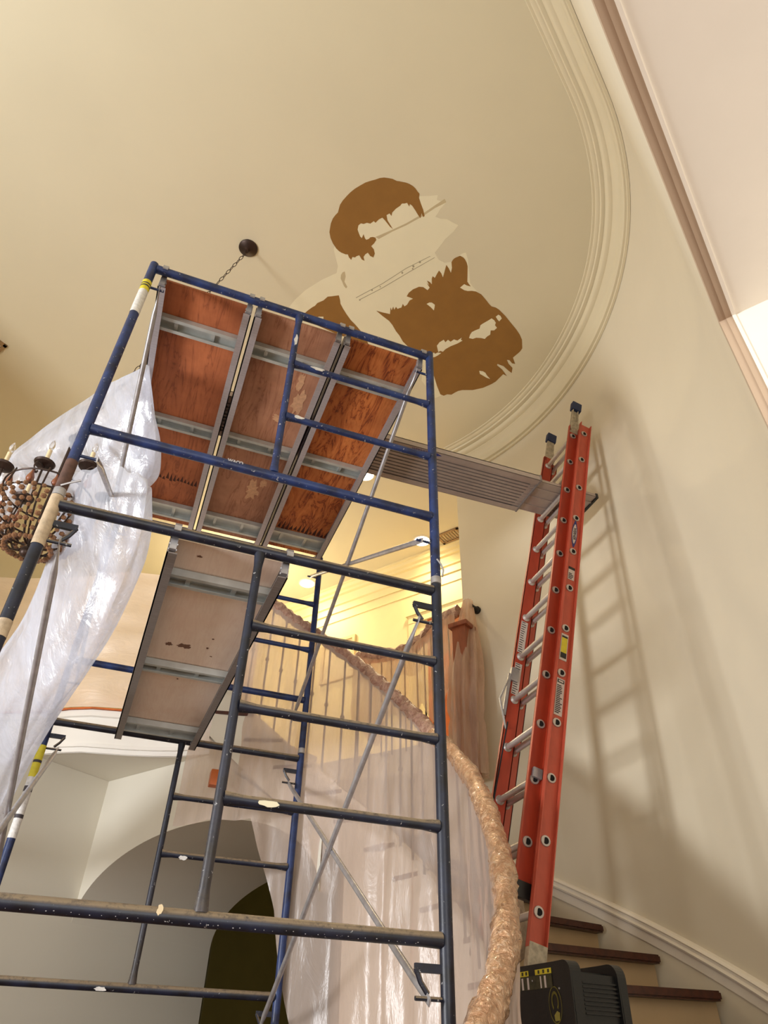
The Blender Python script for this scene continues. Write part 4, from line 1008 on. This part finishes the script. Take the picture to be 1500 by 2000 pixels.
# basket: rings, ribs and beads
RG = ((3.88, 0.235), (3.77, 0.250), (3.53, 0.10))
for z, r_ in RG[:2]:
    bm = B(); tube(bm, [(AX.x+r_*cos(2*pi*k/32), AX.y+r_*sin(2*pi*k/32), z) for k in range(33)], 0.005, 6, cap=False); obj('hoop', bm, M_bronze, ch)
bw = lambda s_: 0.25*math.sqrt(max(0.0, 1-s_*s_))
for k in range(8):
    a = 2*pi*k/8; bm = B()
    tube(bm, [(AX.x+0.235*cos(a), AX.y+0.235*sin(a), 3.90)]+[(AX.x+max(0.02, bw(s_))*cos(a), AX.y+max(0.02, bw(s_))*sin(a), 3.78-0.25*s_) for s_ in (0, .25, .5, .7, .85, .97)], 0.005, 6); obj('basket_rib', bm, M_bronze, ch)
for k in range(32):
    a = 2*pi*(k+0.5)/32; bm = B(); m_ = 9
    for j in range(m_):
        s_ = (j+0.3)/m_; r_ = max(0.03, bw(s_*0.97))*1.03; s2 = a+0.05*sin(j*2.0+k)
        ico(bm, (AX.x+r_*cos(s2), AX.y+r_*sin(s2), 3.77-0.255*s_), 0.0125+0.002*((k+j) % 3), 1)
    obj('bead_string', bm, M_bead, ch)
def drop(c, s=1.0):
    bm = B(); lathe(bm, c, [(0.001, 0.0), (0.013*s, 0.006*s), (0.021*s, 0.022*s), (0.019*s, 0.036*s), (0.010*s, 0.062*s), (0.005*s, 0.088*s), (0.003*s, 0.095*s)], 12); obj('wooden_drop', bm, M_drop, ch)
for k in range(12):
    a = 2*pi*k/12+0.2; drop((AX.x+0.235*cos(a), AX.y+0.235*sin(a), 3.795), 0.8)
bob = at(86, 908, 3.98)       # the cup that shows left of the near leg
base_a = math.atan2(bob.y-AX.y, bob.x-AX.x); ra = (bob.xy-AX.xy).length
for k in range(6):
    a = base_a+2*pi*k/6; u = Vector((cos(a), sin(a), 0)); r_ = ra if k == 0 else 0.27
    e = Vector((AX.x, AX.y, 3.98))+u*r_
    bm = B(); tube(bm, catmull([tuple(Vector((AX.x, AX.y, 3.55))+u*0.02), tuple(Vector((AX.x, AX.y, 3.58))+u*r_*0.5), tuple(Vector((AX.x, AX.y, 3.74))+u*r_*0.9), tuple(e-Vector((0, 0, 0.01)))], 5), 0.006, 8)
    tube(bm, catmull([tuple(e-Vector((0, 0, 0.015))-u*0.01), tuple(e+u*0.05-Vector((0, 0, 0.02))), tuple(e+u*0.07-Vector((0, 0, 0.07))), tuple(e+u*0.04-Vector((0, 0, 0.09))), tuple(e+u*0.03-Vector((0, 0, 0.07)))], 4), 0.005, 6)
    ar = obj('arm', bm, M_bronze, ch)
    bm = B(); lathe(bm, e, [(0.010, -0.012), (0.050, 0.0), (0.056, 0.012), (0.050, 0.010), (0.012, 0.004), (0.012, 0.012)], 22); obj('drip_cup', bm, M_bronze, ar)
    bm = B(); lathe(bm, e+Vector((0, 0, 0.012)), [(0.012, 0), (0.012, 0.095)], 12); cs = obj('candle_sleeve', bm, M_candle, ch)
    bm = B(); lathe(bm, e+Vector((0, 0, 0.107)), [(0.007, 0), (0.012, 0.015), (0.016, 0.032), (0.012, 0.055), (0.002, 0.078)], 12); obj('bulb', bm, M_glass, cs)
    drop(e+u*0.06-Vector((0, 0, 0.175)), 1.0)

# translucent plastic pulled over it: lofted sock with folds; rows = (left px, right px, y px, height)
def loft(rows_, depth, name, label, seed, lean=0.0, near=1.0, nseg=72, sub=5):
    ctr = []
    R = [Vector((a, b_, c)) for a, b_, c, d in rows_]; Z = [d for *_, d in rows_]
    fin = []
    for i in range(len(rows_)-1):
        p0, p1, p2, p3 = R[max(i-1, 0)], R[i], R[i+1], R[min(i+2, len(R)-1)]
        for k in range(sub):
            t = k/sub; q = 0.5*((2*p1)+(p2-p0)*t+(2*p0-5*p1+4*p2-p3)*t*t+(3*p1-p0-3*p2+p3)*t*t*t)
            fin.append((q, Z[i]+(Z[i+1]-Z[i])*t))
    fin.append((R[-1], Z[-1]))
    bm = B(); rows = []
    for i, (q, z) in enumerate(fin):
        l, r_ = at(q.x, q.z, 0) if False else None, None
        c = at((q.x+q.y)/2, q.z, z); dist = (c-CAM).dot(RZ); hwid = (q.y-q.x)/2/FPX*dist
        side = Vector((RX.x, RX.y, 0)).normalized(); fwd = Vector((-side.y, side.x, 0))
        if fwd.dot(c-CAM) < 0: fwd = -fwd
        row = []
        for k in range(nseg):
            a = 2*pi*k/nseg
            f_ = 1+0.07*noise.noise(Vector((cos(a)*2.5, sin(a)*2.5, i*0.06+seed)))*1.4+0.03*sin(a*13+i*0.15+seed)+0.02*noise.noise(Vector((cos(a)*6, sin(a)*6, i*0.02+seed)))
            q_ = c+side*cos(a)*hwid*f_+fwd*sin(a)*min(depth, hwid)*f_+Vector((0, 0, 0.03*noise.noise(Vector((cos(a)*3, sin(a)*3, seed+i*0.1)))))
            row.append(CAM+(q_-CAM)*(near-lean*cos(a)))
        rows.append(row)
    grid_surf(bm, rows, close=True)
    return tag(obj(name, bm, M_pl1), label, 'plastic sheet', 'plastic around the chandelier')
loft([(283, 291, 718, 4.52), (240, 296, 752, 4.50), (172, 304, 800, 4.46), (110, 309, 838, 4.38), (62, 309, 872, 4.30), (20, 302, 915, 4.22), (110, 280, 950, 4.14), (150, 262, 975, 4.06), (170, 250, 990, 4.03)], 0.13, 'plastic_bag', 'bluish clear plastic pulled over the chandelier beside the platform', 1.0, 0.05, 1.0)
loft([(150, 292, 948, 4.10), (120, 291, 985, 4.00), (112, 288, 1030, 3.88), (100, 277, 1085, 3.76), (78, 252, 1150, 3.62), (40, 215, 1230, 3.42), (-20, 165, 1310, 3.25), (-60, 122, 1370, 3.12), (-110, 70, 1450, 2.97), (-150, 22, 1540, 2.80), (-190, -20, 1640, 2.62)], 0.16, 'plastic_bag', 'milky plastic tail hanging down left of the pale lower plank', 5.0, 0.05, 0.90)
loft([(-60, 62, 925, 4.24), (-70, 66, 950, 4.18), (-90, 40, 985, 4.10), (-110, 8, 1030, 3.98), (-130, -20, 1080, 3.86)], 0.10, 'plastic_bag', 'small flap of clear plastic at the left edge beside the beads', 9.0)

# ------------------------------------------------------------------ ceiling fittings
def can_light(p, label, power):
    t = thing('recessed_light', label, 'ceiling light', (p.x, p.y, HC-0.012), 'recessed hall lights')
    bm = B(); rows = [[Vector((p.x+r_*cos(2*pi*k/28), p.y+r_*sin(2*pi*k/28), HC-h)) for k in range(28)] for r_, h in ((0.108, 0.0), (0.108, 0.006), (0.092, 0.010), (0.088, 0.001))]
    grid_surf(bm, rows, close=True); obj('trim_ring', bm, M_white, t)
    bm = B(); lathe(bm, (p.x, p.y, HC-0.008), [(0.086, 0), (0.086, 0.006)], 28); obj('lens', bm, M_can, t)
    l = bpy.data.lights.new('recessed_lamp', 'AREA'); l.shape = 'DISK'; l.size = 0.14; l.energy = power; l.color = (1.0, 0.80, 0.52); l.spread = rad(150)
    o = bpy.data.objects.new('recessed_lamp', l); COL.objects.link(o); o.parent = t; o.location = (0, 0, -0.012)
can_light(at(824, 1056, HC), 'glowing recessed light beside the right scaffold leg', 12)
can_light(at(600, 1139, HC), 'glowing recessed light further left, past the lower plank', 12)
can_light(at(713, 926, HC), 'recessed light mostly hidden behind the end of the ribbed plank', 8)
def vent(c, sx, sy, ang, label):
    t = thing('ceiling_vent', label, 'air vent', (c.x, c.y, HC-0.02)); Mt = Matrix.Translation((c.x, c.y, HC)) @ Matrix.Rotation(ang, 4, 'Z')
    bm = B()
    for a in ((-sx, sx, -sy, -sy+0.03), (-sx, sx, sy-0.03, sy), (-sx, -sx+0.03, -sy, sy), (sx-0.03, sx, -sy, sy)): box(bm, *a, -0.014, 0, Mt)
    obj('frame', bm, M_brown, t, smooth=False)
    bm = B()
    for k in range(7): box(bm, -sx+0.03, sx-0.03, -sy+0.03+k*(2*sy-0.06)/7, -sy+0.045+k*(2*sy-0.06)/7, -0.010, -0.002, Mt)
    obj('louvre', bm, M_brown, t, smooth=False)
vent(at(-34, 668, HC), 0.15, 0.15, rad(34), 'tan ceiling vent cut off by the left edge of the picture')
vent(at(880, 1046, HC), 0.10, 0.15, rad(34), 'tan ceiling vent in the hall close to the end of the curved wall')

hl = bpy.data.lights.new('hall_fill_light', 'POINT'); hl.energy = 60; hl.color = (1.0, 0.84, 0.58); hl.shadow_soft_size = 0.25  # unseen warm fill light added to brighten the hall, no fixture modelled
ho = bpy.data.objects.new('hall_fill_light', hl); COL.objects.link(ho); ho.location = (1.2, 5.0, 5.7)
# picture low down in the back room, seen past the stair sheet
pr = thing('picture_frame', 'small framed picture low on the green wall beyond the arch', 'picture', kp(3.0, 4.3, 1.4))
bm = B(); extr(bm, [kp(2.15, 4.34, 1.35), kp(2.65, 4.34, 1.35), kp(2.65, 4.34, 1.95), kp(2.15, 4.34, 1.95)], H2*0.03); obj('frame', bm, M_bronze, pr, smooth=False)
bm = B(); extr(bm, [kp(2.20, 4.335, 1.40), kp(2.60, 4.335, 1.40), kp(2.60, 4.335, 1.90), kp(2.20, 4.335, 1.90)], H2*0.004); obj('print', bm, M_primer, pr, smooth=False)
